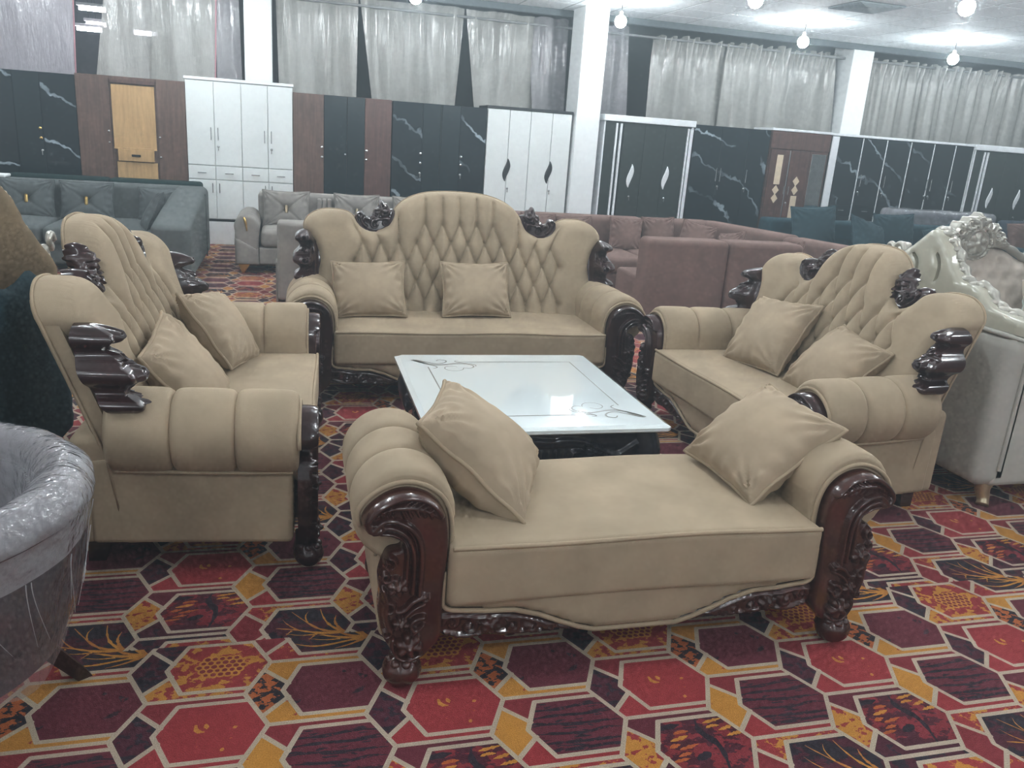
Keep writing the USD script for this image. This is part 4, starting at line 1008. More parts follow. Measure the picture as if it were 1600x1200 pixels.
# 8 black marble with chrome handles
wardrobe('black marble-veined wardrobe with slim chrome handles, left of the rosewood wardrobe with a mirror', 5.47, 6.67, 1.905, BLACK_TRIM,
    [(5.47, 5.905, D0, 1.905, MARBLE, [bar(5.875, 1.15, 1.34, 5.47)]), (5.905, 6.33, D0, 1.905, MARBLE, [bar(5.94, 1.15, 1.34, 5.47), lock(5.925, 1.08, 5.47)]), (6.33, 6.67, D0, 1.905, MARBLE, [bar(6.355, 1.15, 1.34, 5.47), lock(6.355, 1.07, 5.47)])])
# 9 rosewood with cream inlays and mirror
def diamond(xc, zc, r, x0): return ('diamond_inlay', (np.array([[xc - x0 - r * .8, -.006, zc], [xc - x0, -.006, zc - r], [xc - x0 + r * .8, -.006, zc], [xc - x0, -.006, zc + r], [xc - x0 - r * .8, 0, zc], [xc - x0, 0, zc - r], [xc - x0 + r * .8, 0, zc], [xc - x0, 0, zc + r]]), np.array([[0, 1, 2], [0, 2, 3], [0, 4, 5], [0, 5, 1], [1, 5, 6], [1, 6, 2], [2, 6, 7], [2, 7, 3], [3, 7, 4], [3, 4, 0]])), CREAM, False)
def cstrip(xa, xb, za, zb, x0, m=CREAM, nm='inlay_strip'): return (nm, cbox(xa - x0, xb - x0, -.006, 0, za, zb, .002), m, False)
x9 = 6.70
wardrobe('rosewood wardrobe with cream strip and diamond inlays and a mirror door', x9, 7.68, 1.91, ROSE,
    [(x9, 7.68, 1.66, 1.91, ROSE, ('top_panel', [])), (x9 + .02, 7.03, D0, 1.655, ROSE, [cstrip(6.83, 6.93, 1.16, 1.58, x9), diamond(6.88, 1.08, .07, x9), diamond(6.88, .96, .07, x9), bar(7.0, 1.02, 1.14, x9)]),
     (7.03, 7.05, D0, 1.655, CHROME, ('divider', [])), (7.05, 7.37, D0, 1.655, ROSE, [diamond(7.20, 1.22, .07, x9), diamond(7.20, 1.09, .07, x9), cstrip(7.15, 7.25, .5, 1.01, x9), bar(7.08, 1.02, 1.14, x9), lock(7.08, .9, x9)]),
     (7.37, 7.66, D0, 1.655, ROSE, [cstrip(7.40, 7.64, .42, 1.62, x9, MIRROR, 'mirror')])], WHITE_EDGE)
# 10 two black marble wardrobes with white dividers
def divided(label, x0, xs, x1, hs, side):
    ds = []
    if side: ds.append((x0, x0 + .12, D0, 1.9, WHITE_EDGE, ('side_panel', [])))
    for k in range(len(xs) - 1):
        xa, xb = xs[k], xs[k + 1]
        ds.append((xa, xb - .022, .92, 1.9, MARBLE, [bar(hs[k], 1.2, 1.38, x0), lock(hs[k], 1.12, x0)] if hs[k] else []))
        ds.append((xa, xb - .022, .76, .915, DARK_LAM, ('drawer', [hbar((xa + xb) / 2, .84, x0)])))
        ds.append((xb - .020, xb, D0, 1.9, WHITE_EDGE, ('divider', [])))
        ds.append((xa, xb - .022, D0, .755, MARBLE, []))
    return wardrobe(label, x0, x1, 1.905, BLACK_TRIM, ds, WHITE_EDGE)
divided('black marble-veined wardrobe with white dividers and broad white side, right of the mirror wardrobe', 7.70, [7.82, 8.24, 8.66, 9.09], 9.09, [None, 8.28, 8.70], True)
divided('black marble wardrobe left of the white-framed wardrobe at the right edge', 9.10, [9.12, 9.51, 9.90, 10.24], 10.24, [9.48, 9.545, 9.93], False)
framed('black-doored wardrobe with white frame and white swirl handles, at the right edge', 10.26, 11.6)
wardrobe('black marble-veined wardrobe beyond the right edge of the picture', 11.65, 13.0, 1.9, BLACK_TRIM, [(11.65, 12.3, D0, 1.9, MARBLE, []), (12.3, 13.0, D0, 1.9, MARBLE, [])])

# ------------------------------------------------------------------ plastic sheets hung behind the wardrobes
def sheet(label, tl, tr, bl, br, mat, y=11.85, seed=0, z0=1.72, z1=3.14, amp=.05, fr=16, cat='plastic sheet', edge=None, ruffle=False):
    r = np.random.default_rng(seed); nu, nv = 90, 40
    u, v = np.meshgrid(np.linspace(0, 1, nu), np.linspace(0, 1, nv), indexing='ij')      # v = 0 bottom
    x = (bl + (br - bl) * u) * (1 - v) + (tl + (tr - tl) * u) * v
    z = z0 + (z1 - z0) * v + (.02 * np.sin(u * 40 + seed) * v if ruffle else 0) - .012 * np.sin(u * np.pi * (2 + seed % 3)) * v
    s = x * fr; ph = r.uniform(0, 6, 6)
    n = meshkit.fbm(np.stack([x * 3.5, z * .7, np.full_like(x, seed * 3.3)], -1), 3, seed)
    yy = y + amp * (.55 * np.sin(s + 1.5 * np.sin(x * 2.3 + ph[0]) + .5 * v) + .35 * np.sin(s * 2.1 + ph[1] + v * 1.3) * (.4 + .6 * v) + 1.6 * (n - .5))
    if ruffle: yy += .04 * np.sin(x * 70 + ph[2]) * np.clip((v - .8) / .2, 0, 1)
    P = np.stack([x, yy, z], -1).reshape(-1, 3)
    idx = np.arange(nu * nv).reshape(nu, nv)
    q = np.stack([idx[:-1, :-1], idx[1:, :-1], idx[1:, 1:], idx[:-1, 1:]], -1).reshape(-1, 4)
    p = single('plastic_sheet', (P, q), mat, label, cat, True)
    if edge:
        e = P.reshape(nu, nv, 3)[-1 if edge > 0 else 0]
        part(p, 'edge_tape', tube(e + [0, -.004, 0], .010, 5), PINK_TAPE, True)
    return p
K = 11.85 / 11.05
def SX(px_top, px_bot):   # x of picture columns on the sheets' plane (top z 3.1, bottom z 1.85)
    out = []
    for px_, z in ((px_top, 3.1), (px_bot, 1.85)):
        lo, hi = -8.0, 16.0
        for _ in range(50):
            mid = (lo + hi) / 2; d = np.array([mid, 11.85, z]) - EYE
            if 800 + FPX * (d @ CR) / (d @ CF) < px_: lo = mid
            else: hi = mid
        out.append(lo)
    return out
for k, (lt, lb, rt, rb, m, lab, kw) in enumerate([
    (-260, -250, 112, 118, SHEET_LILAC, 'lilac-grey plastic sheet with a pink right edge, leftmost over the black marble wardrobe', dict(edge=1, amp=.025, fr=7)),
    (166, 148, 258, 262, SHEET, 'grey plastic sheet with a slanting left edge, just right of the gap showing tube lights', dict(amp=.06, fr=9)),
    (238, 236, 338, 336, SHEET, 'creased grey plastic sheet with a pink right edge over the white four-door wardrobe', dict(edge=1, amp=.06, fr=10, y=11.80)),
    (336, 340, 372, 380, SHEET_CLEAR, 'narrow clear plastic sheet left of the left-hand white column', dict(amp=.04, fr=14)),
    (430, 437, 560, 556, SHEET, 'grey plastic sheet just right of the left-hand white column', dict(amp=.05, fr=12)),
    (562, 584, 726, 708, SHEET, 'grey plastic sheet left of the dark pointed gap', dict(amp=.05, fr=13)),
    (728, 742, 836, 838, SHEET, 'grey plastic sheet right of the dark pointed gap', dict(amp=.05, fr=12)),
    (826, 832, 888, 880, SHEET_CLEAR, 'creased clear plastic sheet left of the middle white column', dict(amp=.06, fr=16, y=11.80)),
    (938, 930, 982, 978, SHEET_CLEAR, 'narrow plastic sheet right of the middle white column', dict(amp=.05, fr=16)),
    (1022, 1008, 1140, 1120, SHEET, 'grey plastic sheet with streaks, first one right of the dark gap past the middle column', dict(amp=.05, fr=13, ruffle=True)),
    (1135, 1115, 1232, 1222, SHEET, 'grey plastic sheet in the middle of the bay before the right-hand column', dict(amp=.05, fr=13, y=11.81, ruffle=True)),
    (1228, 1216, 1308, 1297, SHEET, 'grey plastic sheet just left of the right-hand white column', dict(amp=.04, fr=11, ruffle=True)),
    (1366, 1335, 1462, 1430, SHEET, 'finely pleated grey plastic sheet just right of the right-hand white column', dict(amp=.06, fr=20, ruffle=True)),
    (1456, 1424, 1570, 1530, SHEET, 'finely pleated grey plastic sheet with pinkish folds, second from the right edge', dict(amp=.06, fr=20, y=11.81, ruffle=True)),
    (1560, 1522, 1800, 1760, SHEET, 'finely pleated grey plastic sheet at the right edge of the picture', dict(amp=.06, fr=20, ruffle=True))]):
    (a, _), (_, b) = SX(lt, lb), SX(lt, lb); (c, _), (_, d) = SX(rt, rb), SX(rt, rb)
    sheet(lab, a, c, b, d, m, seed=k + 1, z1=3.16 if not kw.get('ruffle') else 3.10, **kw)

# ------------------------------------------------------------------ modern sofas further back
def sofa_cushion(name, label, mat4, w, h, T, seed, mat, buckle=None, proto={}):
    key = (w, h, T, seed, id(mat), bool(buckle))
    if key in proto: return dup(proto[key], name, label, matrix=mat4)
    t = thing(name, label, 'cushion', matrix=mat4)
    (P, F), pp = cushion(w, h, T, seed)
    if buckle:
        d = np.minimum(np.abs(P[:, 0] / w - P[:, 2] / h), np.abs(P[:, 0] / w + P[:, 2] / h)) * min(w, h); r_ = np.hypot(P[:, 0], P[:, 2])
        P = P.copy(); fr_ = P[:, 1] < 0
        P[fr_, 1] += (.022 * np.exp(-d / .012) * np.clip(1.2 - r_ / .18, 0, 1) + .05 * np.exp(-(r_ / .05) ** 2))[fr_]
    part(t, 'cover', (P, F), mat, 70); part(t, 'piping', pp, mat, True)
    if buckle: part(t, 'buckle', cbox(-.016, .016, -T / 2 + .02, -T / 2 + .05, -.045, .045, .01), buckle)
    proto[key] = t
    return t

# dark grey corner sofa, left
t = thing('corner_sofa', 'dark grey corner sofa with gold-buckled back cushions behind the left loveseat', 'sofa', (0, 0, 0))
part(t, 'backrest', softbox(-4.6, -.92, 9.72, 9.98, .10, .80, .05, 10), GREY_FAB)
part(t, 'seat_base', softbox(-4.6, -1.22, 8.85, 9.80, .07, .28, .03, 8), GREY_FAB)
for k in range(3): part(t, 'seat_cushion', softbox(-4.5 + k * 1.09, -3.43 + k * 1.09, 8.80, 9.72, .27, .44, .05, 6, 4, crown(.02)), GREY_FAB)
def slope(P, u):
    P = P.copy(); k = np.clip((9.75 - P[:, 1]) / 1.75, 0, 1)
    P[:, 2] = np.where(P[:, 2] > .3, P[:, 2] - .22 * k ** 1.2 * np.clip((P[:, 2] - .3) / .5, 0, 1), P[:, 2]); return P
part(t, 'side_rest', softbox(-1.24, -.90, 8.02, 9.96, .07, .80, .07, 12, 5, slope), GREY_FAB)
part(t, 'seat_cushion', softbox(-1.75, -1.22, 8.0, 8.82, .20, .43, .05, 6, 4, crown(.015)), GREY_FAB)
part(t, 'seat_base', softbox(-1.75, -1.22, 8.03, 8.90, .07, .25, .03, 5), GREY_FAB)
part(t, 'side_seam', tube([(-.898, 9.55, .09), (-.897, 9.55, .45), (-.90, 9.55, .75)], .008, 6), GREY_FAB, True)
for x in (-4.4, -1.05):
    for y in (8.15 if x > -2 else 8.95, 9.88): part(t, 'foot', cbox(x - .03, x + .03, y - .03, y + .03, 0, .075, .01), GOLD)
for k, (x, lab) in enumerate([(-3.13, 'leftmost in the picture'), (-2.63, 'second from the left'), (-2.07, 'third, behind the loveseat crest')]):
    sofa_cushion('back_cushion', 'dark grey buckled back cushion on the corner sofa, ' + lab, pose((x, 9.60, .615), -90, 12), .52, .40, .17, 11, GREY_CUSH, GOLD)
sofa_cushion('back_cushion', 'plain dark grey cushion upright at the inner corner of the grey corner sofa', pose((-1.36, 9.58, .60), -95, 12), .44, .38, .15, 12, GREY_CUSH)
sofa_cushion('back_cushion', 'plain dark grey cushion leaning on the sloping side of the grey corner sofa', pose((-1.36, 9.1, .585), 188, 25, 8), .50, .42, .17, 13, GREY_CUSH)
# dark green sofa behind it
t = thing('green_sofa', 'very dark green sofa back running behind the grey corner sofa', 'sofa', (0, 0, 0))
part(t, 'backrest', softbox(-3.05, -2.02, 10.36, 10.66, .08, .80, .04, 8), GREEN_DARK); part(t, 'backrest', softbox(-2.01, -1.02, 10.36, 10.66, .08, .80, .04, 8), GREEN_DARK)
part(t, 'seat', softbox(-3.05, -1.02, 10.64, 11.0, .08, .40, .04, 6), GREEN_DARK)
for x in (-2.9, -1.15): part(t, 'foot', cbox(x - .03, x + .03, 10.4, 10.46, 0, .085, .005), BLACK_TRIM)
single('folded_cloth', softbox(-3.2, -2.86, 9.74, 9.96, .80, .835, .016, 4, 3), WHITE_PAINT, 'folded white cloth lying on the dark grey corner sofa back at the left', 'cloth')
# light grey sofa
t = thing('grey_sofa', 'light grey sofa with a gold strip on its round arm, behind the carved sofa', 'sofa', (0, 0, 0))
part(t, 'backrest', softbox(-.36, 1.85, 9.62, 9.86, .12, .80, .05, 10), LGREY_FAB)
for k in range(3): part(t, 'channel_panel', softbox(.27 + k * .055 + .68 * (k > 9), .322 + k * .055, 9.55, 9.66, .45, .76, .02, 3), LGREY_FAB)
part(t, 'base', softbox(-.34, 1.85, 9.0, 9.7, .10, .28, .02, 6), LGREY_FAB)
for k in range(3): part(t, 'seat_cushion', softbox(-.32 + k * .72, .39 + k * .72, 8.98, 9.68, .28, .46, .05, 5, 4, crown(.015)), LGREY_FAB)
th = np.linspace(-.35, np.pi + .35, 26)
prof = np.vstack([np.column_stack([-.455 + .125 * np.cos(th), .49 + .125 * np.sin(th)]), [(-.58, .30), (-.56, .28), (-.345, .20), (-.335, .40)]])
pp = Polygon(prof).buffer(0)
m_ = puff(pp, dome_h(.02, .03), flat_h(.80), .02)
part(t, 'arm', moved(m_, (0, 9.0, 0)), LGREY_FAB)
part(t, 'arm_base', moved(puff(Polygon([(-.575, .10), (-.575, .385), (-.545, .375), (-.345, .265), (-.335, .10)]), dome_h(.02, .03), flat_h(.80), .02), (0, 8.99, 0)), LGREY_FAB)
part(t, 'gold_strip', tube(spline([(-.478, 8.968, .59), (-.462, 8.966, .53), (-.452, 8.968, .45)], 14), np.array([.006, .010, .013, .014, .014, .014, .013, .012, .011, .010, .009, .008, .007, .006]), 8), GOLD, True)
for x in (-.50, 1.7):
    for y in (9.06, 9.72): part(t, 'foot', trimesh.convex.convex_hull(np.array([[x - .05, y - .03, .10], [x + .07, y - .03, .10], [x + .07, y + .03, .10], [x - .05, y + .03, .10], [x - .015, y - .015, 0], [x + .01, y - .015, 0], [x + .01, y + .015, 0], [x - .015, y + .015, 0]])), GOLD, False)
for k, (x, lab) in enumerate([(-.06, 'next to the round arm'), (.70, 'middle one'), (1.35, 'right one, behind the carved sofa')]):
    sofa_cushion('back_cushion', 'light grey buckled cushion on the light grey sofa, ' + lab, pose((x, 9.50, .635), -90, 10), .50, .40, .17, 14, LGREY_FAB, CHAMPAGNE)
# light grey block in front of it: another piece of the same set, seen from behind
t = thing('grey_sofa_piece', 'light grey upholstered sofa piece seen from behind, just left of the wide carved sofa', 'sofa', (0, 0, 0))
part(t, 'backrest', softbox(-.13, 1.3, 7.55, 7.85, .02, .715, .035, 8), LGREY_FAB); part(t, 'seat', softbox(-.11, 1.3, 7.83, 8.35, .02, .40, .04, 6), LGREY_FAB)
part(t, 'side_strip', cbox(-.145, -.125, 7.60, 7.83, .0, .36, .004), LGREY_FAB)

# mauve U-shaped sofa
t = thing('mauve_sofa', 'mauve brown U-shaped corner sofa behind the right loveseat', 'sofa', (0, 0, 0))
part(t, 'backrest', softbox(2.3, 3.92, 8.85, 9.12, .06, .78, .06, 8), MAUVE); part(t, 'backrest', softbox(3.93, 4.78, 8.85, 9.12, .06, .78, .06, 6), MAUVE)
def skew(P, u):
    P = P.copy(); P[:, 0] += (9.0 - P[:, 1]) * .28; return P
part(t, 'backrest', softbox(4.62, 4.90, 7.75, 9.05, .06, .78, .06, 8, 4, skew), MAUVE)
part(t, "backrest", softbox(4.62, 4.90, 6.95, 7.74, .06, .77, .06, 8, 4, skew), MAUVE)
part(t, 'seat_base', softbox(2.3, 4.75, 7.95, 8.95, .05, .30, .03, 6), MAUVE)
part(t, 'seat_cushion', softbox(2.3, 3.6, 7.90, 8.85, .30, .45, .05, 6, 4, crown(.02)), MAUVE); part(t, 'seat_cushion', softbox(3.61, 4.75, 7.90, 8.85, .30, .45, .05, 6, 4, crown(.02)), MAUVE)
part(t, 'seat_cushion', softbox(4.0, 4.8, 6.98, 7.95, .25, .45, .05, 6, 4, crown(.02)), MAUVE)
part(t, 'backrest', softbox(3.05, 3.83, 6.72, 7.02, .02, .80, .05, 8), MAUVE); part(t, 'backrest', softbox(3.835, 4.60, 6.72, 7.02, .02, .80, .05, 8), MAUVE)
part(t, 'seat_base', softbox(3.1, 4.6, 7.0, 7.6, .05, .42, .04, 6), MAUVE)
for (c, a, l, r_, lab) in [((2.62, 8.78, .60), -90, 14, 0, 'leftmost, behind the crest ornament'), ((3.05, 8.78, .585), -90, 14, 3, 'second, low behind the carved sofa'), ((3.62, 8.70, .60), -88, 15, -3, 'third, standing alone in the middle'), ((4.05, 8.78, .62), -92, 14, 2, 'fourth, above the mauve back seen from behind'),
                        ((4.42, 8.55, .60), -120, 16, -10, 'fifth, tilted at the inner corner'), ((4.62, 8.15, .56), 190, 20, 12, 'sixth, on the slanting side'), ((4.82, 7.35, .56), 190, 18, 14, 'last, low behind the right loveseat hump')]:
    sofa_cushion('throw_cushion', 'mauve throw cushion on the mauve sofa, ' + lab, pose(c, a, l, r_), .40, .38, .14, 15, MAUVE)

# teal and slate sofas at the right
t = thing('teal_sofa', 'dark teal sofa with large loose cushions, in front of the black wardrobes at the right', 'sofa', (0, 0, 0))
part(t, 'backrest', softbox(5.95, 9.4, 9.55, 9.85, .06, .79, .05, 10), TEAL); part(t, 'seat', softbox(5.95, 9.4, 8.6, 9.6, .06, .44, .05, 8), TEAL)
part(t, 'arm', softbox(9.2, 9.45, 8.55, 9.6, .06, .62, .06, 5), TEAL)
for (c, a, l, r_, m, lab) in [((6.35, 9.2, .74), -95, 10, 4, TEAL_LIGHT, 'upright, leftmost'), ((6.95, 8.9, .64), -70, 25, -16, TEAL_LIGHT, 'leaning, second'), ((7.55, 9.2, .70), -90, 12, 2, TEAL_LIGHT, 'third, upright'), ((8.35, 9.1, .62), -100, 22, 18, TEAL_LIGHT, 'fourth, low and round')]:
    sofa_cushion('teal_cushion', 'large teal cushion on the dark teal sofa, ' + lab, pose(c, a, l, r_), .62, .52, .18, 16, m)
t = thing('wrapped_sofa', 'slate sofa back covered in clear wrinkled plastic, under the black wardrobes at the right', 'sofa', (0, 0, 0))
part(t, 'backrest', softbox(8.35, 10.1, 10.22, 10.50, .06, .93, .08, 8), NAVY); part(t, 'seat', softbox(7.5, 10.1, 10.0, 10.4, .06, .70, .06, 6), NAVY)
def crinkle(amp, sc, seed):
    def fn(P, u):
        n = meshkit.fbm(P * sc, 3, seed) - .5; c = P.mean(0); d = P - c
        return P + d / np.maximum(np.linalg.norm(d, axis=1, keepdims=True), 1e-6) * (n * amp)[:, None]
    return fn
part(t, 'plastic_cover', softbox(8.30, 10.14, 10.17, 10.53, .55, .96, .08, 26, 4, crinkle(.05, 7, 3)), WRAP, True, 'clear wrinkled plastic cover')
part(t, 'plastic_cover', softbox(7.45, 8.30, 9.98, 10.3, .55, .76, .08, 20, 4, crinkle(.06, 8, 5)), WRAP, True, 'clear wrinkled plastic cover')
for x in (7.7, 9.9):
    for y in (10.1, 10.4): part(t, 'foot', cbox(x - .03, x + .03, y - .03, y + .03, 0, .075, .005), BLACK_TRIM)
t = thing('slate_sofa', 'slate blue sofa with cushions at the right edge of the picture, behind the silver crest', 'sofa', (0, 0, 0))
part(t, 'backrest', softbox(10.2, 12.6, 10.0, 10.3, .06, .88, .07, 8), NAVY); part(t, 'seat', softbox(10.2, 12.6, 9.2, 10.05, .06, .45, .05, 8), TEAL)
for (c, a, m, lab) in [((9.75, 9.3, .72), -90, MAUVE, 'dusky pink cushion left of the slate sofa, behind the silver crest'), ((10.75, 9.55, .66), -90, TEAL_LIGHT, 'teal cushion in the middle of the slate sofa'), ((11.4, 9.3, .70), -95, MAUVE, 'dusky pink cushion on the slate sofa at the right edge')]:
    sofa_cushion('slate_cushion', lab, pose(c, a, 14, 6), .55, .42, .16, 17, m)

# ------------------------------------------------------------------ gilded classical pieces
def silver_scrolls(fn_list): return carve(fn_list)
# cream loveseat at the right, its outer back turned to the tan loveseat
t = thing('gilded_loveseat', 'cream gilded loveseat seen from its outer back, beside the right tan loveseat', 'loveseat', (3.25, 3.64, 0), -90)
yo = 3.64
half = [(2.975, .11), (2.975, .935), (3.06, .945), (3.13, .95), (3.20, .962), (3.25, .99), (3.29, 1.025), (3.345, 1.040), (3.40, 1.036), (3.445, 1.05), (3.48, 1.085), (3.52, 1.115), (3.55, 1.165), (3.59, 1.20), (3.63, 1.235), (3.665, 1.262), (3.70, 1.276), (3.735, 1.262), (3.775, 1.225), (3.84, 1.165), (3.91, 1.115), (3.97, 1.10), (4.02, 1.13), (4.07, 1.10), (4.12, 1.03), (4.20, .98), (4.30, .95), (4.30, .11)]
poly = Polygon([(-(y - yo), z) for y, z in half])
def slot(y, z, a, l):
    P = spline([(-(y - yo) - .5 * l * math.cos(a), z - .5 * l * math.sin(a)), (-(y - yo) + .015, z + .01), (-(y - yo) + .5 * l * math.cos(a), z + .5 * l * math.sin(a))], 12)
    return LineString(P).buffer(.011)
up = poly.intersection(sbox(-2, .86, 2, 2)).difference(slot(3.79, 1.085, -1.0, .10)).difference(slot(3.625, 1.09, 1.9, .13))
part(t, 'outer_back', moved(puff(up, lambda P, d: .01 + dome_h(.012, .02)(P, d) - .10 * np.clip(P[:, 1] - .86, 0, .5), lambda P, d: .07 + .10 * np.clip(P[:, 1] - .86, 0, .5), .02), (0, .02, 0)), CREAM_LACQ, 40)
lo_ = poly.intersection(sbox(-2, 0, 2, .868))
part(t, 'side_panel', puff(Polygon(lo_.exterior).buffer(-.05).buffer(.05), lambda P, d: .012 + dome_h(.03, .05)(P, d), flat_h(.09), .035), CREAM_SIDE, 60)
part(t, 'panel_piping', tube(np.array([(-.655, -.02, .862), (-.3, -.035, .864), (.3, -.035, .864), (.62, -.03, .862), (.655, .0, .855), (.668, .05, .84), (.670, .06, .70), (.670, .06, .2)]), .011, 8), CREAM_SIDE, True)
part(t, 'near_side', softbox(.58, .665, .03, .80, .11, .86, .03, 6), CREAM_SIDE); part(t, 'near_side', softbox(-.655, -.58, .03, .80, .11, .86, .03, 6), CREAM_SIDE)
part(t, 'seat', softbox(-.60, .60, .08, .82, .12, .44, .04, 6), CREAM_FAB)
edge = np.array([(-(y - yo), z) for y, z in half[1:-1]])
mb = MB()
E_ = spline(edge, 120)
tilt = lambda z: .02 + .10 * np.clip(z - .86, 0, .5)
mb.add(tube(np.column_stack([E_[:, 0], tilt(E_[:, 1]) + .05, E_[:, 1]]), .022 + .006 * np.sin(np.arange(120) * .9), 8))
for k in range(4, 118, 5):
    mb.add(ball((E_[k, 0], tilt(E_[k, 1]) + .045, E_[k, 1] - .004), .024 + .006 * math.sin(k), (1.2, 1.3, .7), 2))
part(t, 'scalloped_frame', mb, SILVER_CREAM, 50)
mb = MB()
for y, z, r in ((3.96, 1.125, .045), (4.03, 1.13, .03), (4.10, 1.06, .03)):
    a = np.linspace(0, 5.5, 30); mb.add(tube(np.column_stack([-(y - yo) + r * np.cos(a) * (1 - a / 9), np.full(30, .06), z + r * np.sin(a) * (1 - a / 9)]), np.linspace(.016, .008, 30), 8))
part(t, 'carved_scroll', mb, SILVER_CREAM, True)
for x in (-.60, .60):
    for y in (.07, .74):
        part(t, 'foot', tube(spline([(x, y, .125), (x * 1.01, y - .012, .08), (x * 1.03, y - .006, .035), (x * 1.06, y - .02, .0)], 14), np.interp(np.linspace(0, 1, 14), [0, .4, .8, 1], [.046, .036, .028, .032]), 12), CHAMPAGNE, True)
# cream sofa with silver crest behind it
t = thing('silver_crest_sofa', 'cream tufted sofa with a carved silver medallion crest, behind the gilded loveseat at the right', 'sofa', (4.95, 4.50, 0), 0)
halfp = [(0, 1.075), (.15, 1.07), (.28, 1.052), (.40, 1.01), (.50, .965), (.62, .955), (.74, .985), (.86, .965), (.96, .89), (1.0, .80), (1.0, .25)]
H_ = spline(halfp, 60); sil = np.vstack([H_, (H_ * [-1, 1])[::-1]])
tb = [(.14 * (k + .5 * (r_ % 2)), .92 - .11 * r_) for r_ in range(5) for k in range(-6, 7) if abs(.14 * (k + .5 * (r_ % 2))) < .86 - .1 * (r_ == 0)]
tbt = cKDTree(np.array(tb))
yb2 = lambda P: .62 + .12 * (P[:, 1] - .4)
part(t, 'backrest', puff(Polygon(sil).buffer(-.03), lambda P, d: dome_h(.06, .08)(P, d) - .022 * np.exp(-(tbt.query(P)[0] / .035) ** 2) - yb2(P), lambda P, d: yb2(P) + .06, .03, .02), CREAM_FAB, 60)
part(t, 'frame_rail', tube(np.column_stack([sil[:, 0], .62 + .12 * (sil[:, 1] - .4) - .015, sil[:, 1]]), .030 + .004 * np.sin(np.arange(len(sil)) * 1.2), 10), SILVER_CREAM, True)
med = [spiral((.0, 1.06), .095, 0, 1.0, .014, .02, 1, 1.0), spiral((0, 1.06), .128, 0, 1.0, .012, .024, 1, 1.0)] + rosette((0, 1.06), .07, .025) + leaf((0, 1.17), (0, 1.27), .05, .03) 
for s in (-1, 1): med += leaf((s * .05, 1.17), (s * .16, 1.20), .04, .025, s * -.2) + leaf((s * .12, 1.12), (s * .25, 1.10), .04, .025, s * -.2) + [spiral((s * .17, 1.14), .04, 1, 1.3, .012, .025, s), spiral((s * .24, 1.08), .03, 1, 1.3, .01, .02, s)] + leaf((s * .03, 1.2), (s * .09, 1.25), .03, .02)
medp = spline([(0, 1.285), (.04, 1.25), (.10, 1.245), (.12, 1.21), (.18, 1.21), (.20, 1.165), (.26, 1.14), (.28, 1.09), (.33, 1.06), (.26, 1.03), (.15, 1.02), (.11, .965), (0, .93), (-.11, .965), (-.15, 1.02), (-.26, 1.03), (-.33, 1.06), (-.28, 1.09), (-.26, 1.14), (-.20, 1.165), (-.18, 1.21), (-.12, 1.21), (-.10, 1.245), (-.04, 1.25)], 120, True)
part(t, 'medallion_crest', moved(puff(Polygon(medp), lambda P, d, fn=carve(med): .02 + dome_h(.015, .02)(P, d) + fn(P), flat_h(.05), .010), (0, .66, 0)), SILVER_CREAM, 40)
for s in (-1, 1):
    part(t, 'rail_rosette', moved(puff(Point(s * .60, .975).buffer(.07), lambda P, d, fn=carve(rosette((s * .60, .975), .065, .025)): .02 + dome_h(.012, .02)(P, d) + fn(P), flat_h(.04), .012), (0, .66, 0)), SILVER_CREAM, 40)
    part(t, 'arm', softbox(min(s * .82, s * 1.02), max(s * .82, s * 1.02), .0, .75, .12, .60, .07, 6), CREAM_FAB)
    for y in (.06, .68): part(t, 'foot', tube([(s * .92, y, .13), (s * .93, y, .06), (s * .95, y, 0)], [.05, .035, .03], 10), CHAMPAGNE, True)
part(t, 'seat', softbox(-.85, .85, .0, .64, .12, .45, .05, 8, 4, crown(.02)), CREAM_FAB)
for (c, lab) in [((5.48, 4.90, .66), 'floral pale turquoise cushion with trim on the cream silver-crested sofa, at the right edge'), ((4.5, 4.90, .66), 'floral pale turquoise cushion hidden behind the gilded loveseat')]:
    m_ = pose(c, -92, 14, 3)
    q = thing('floral_cushion', lab, 'cushion', matrix=m_)
    (P, F), pp = cushion(.38, .34, .13, 21); part(q, 'cover', (P, F), FLORAL, 70)
    v = pp[0]; part(q, 'trim', (v * [1.03, 1.6, 1.03], pp[1]), CREAM_FAB, True)

# brown velvet sofa with teal cover at the left edge, its outer back turned to the tan loveseat
t = thing('covered_sofa', 'brown velvet sofa seen from behind, gilded scalloped edge and teal lower back, left edge', 'sofa', (-1.1, 3.40, 0), 90)
hb_ = [(0, 1.35), (.08, 1.345), (.15, 1.325), (.22, 1.295), (.29, 1.262), (.36, 1.23), (.42, 1.20), (.46, 1.16), (.50, 1.12), (.56, 1.08), (.63, 1.044), (.71, .99), (.80, .942), (.88, .90), (.94, .86), (.95, .80), (.95, .12)]
R_ = np.array(hb_); sil = np.vstack([R_, (R_ * [-1, 1])[::-1]])
part(t, 'outer_back', puff(Polygon(sil), lambda P, d: dome_h(.015, .03)(P, d), flat_h(.07), .05, .03), BROWN_VEL, 50)
mb = MB(); E_ = spline(R_[:16], 90)
for s in (-1, 1):
    mb.add(tube(np.column_stack([s * E_[:, 0], np.full(90, .035), E_[:, 1]]), .014, 8))
    for k in range(3, 88, 4): mb.add(ball((s * E_[k, 0], .03, E_[k, 1] + .004), .019, (1, 1.4, .9), 1))
part(t, 'gilded_edge', mb, CHAMPAGNE, 50)
tp = [(.84, .06), (.84, .60), (.815, .67), (.73, .765), (.65, .82), (.56, .865), (.48, .90), (.42, .908), (.35, .898), (.27, .886), (.15, .884), (.07, .90), (0, .92)]
tp = np.array(tp); tp2 = np.vstack([tp, (tp[:-1] * [-1, 1])[::-1]])
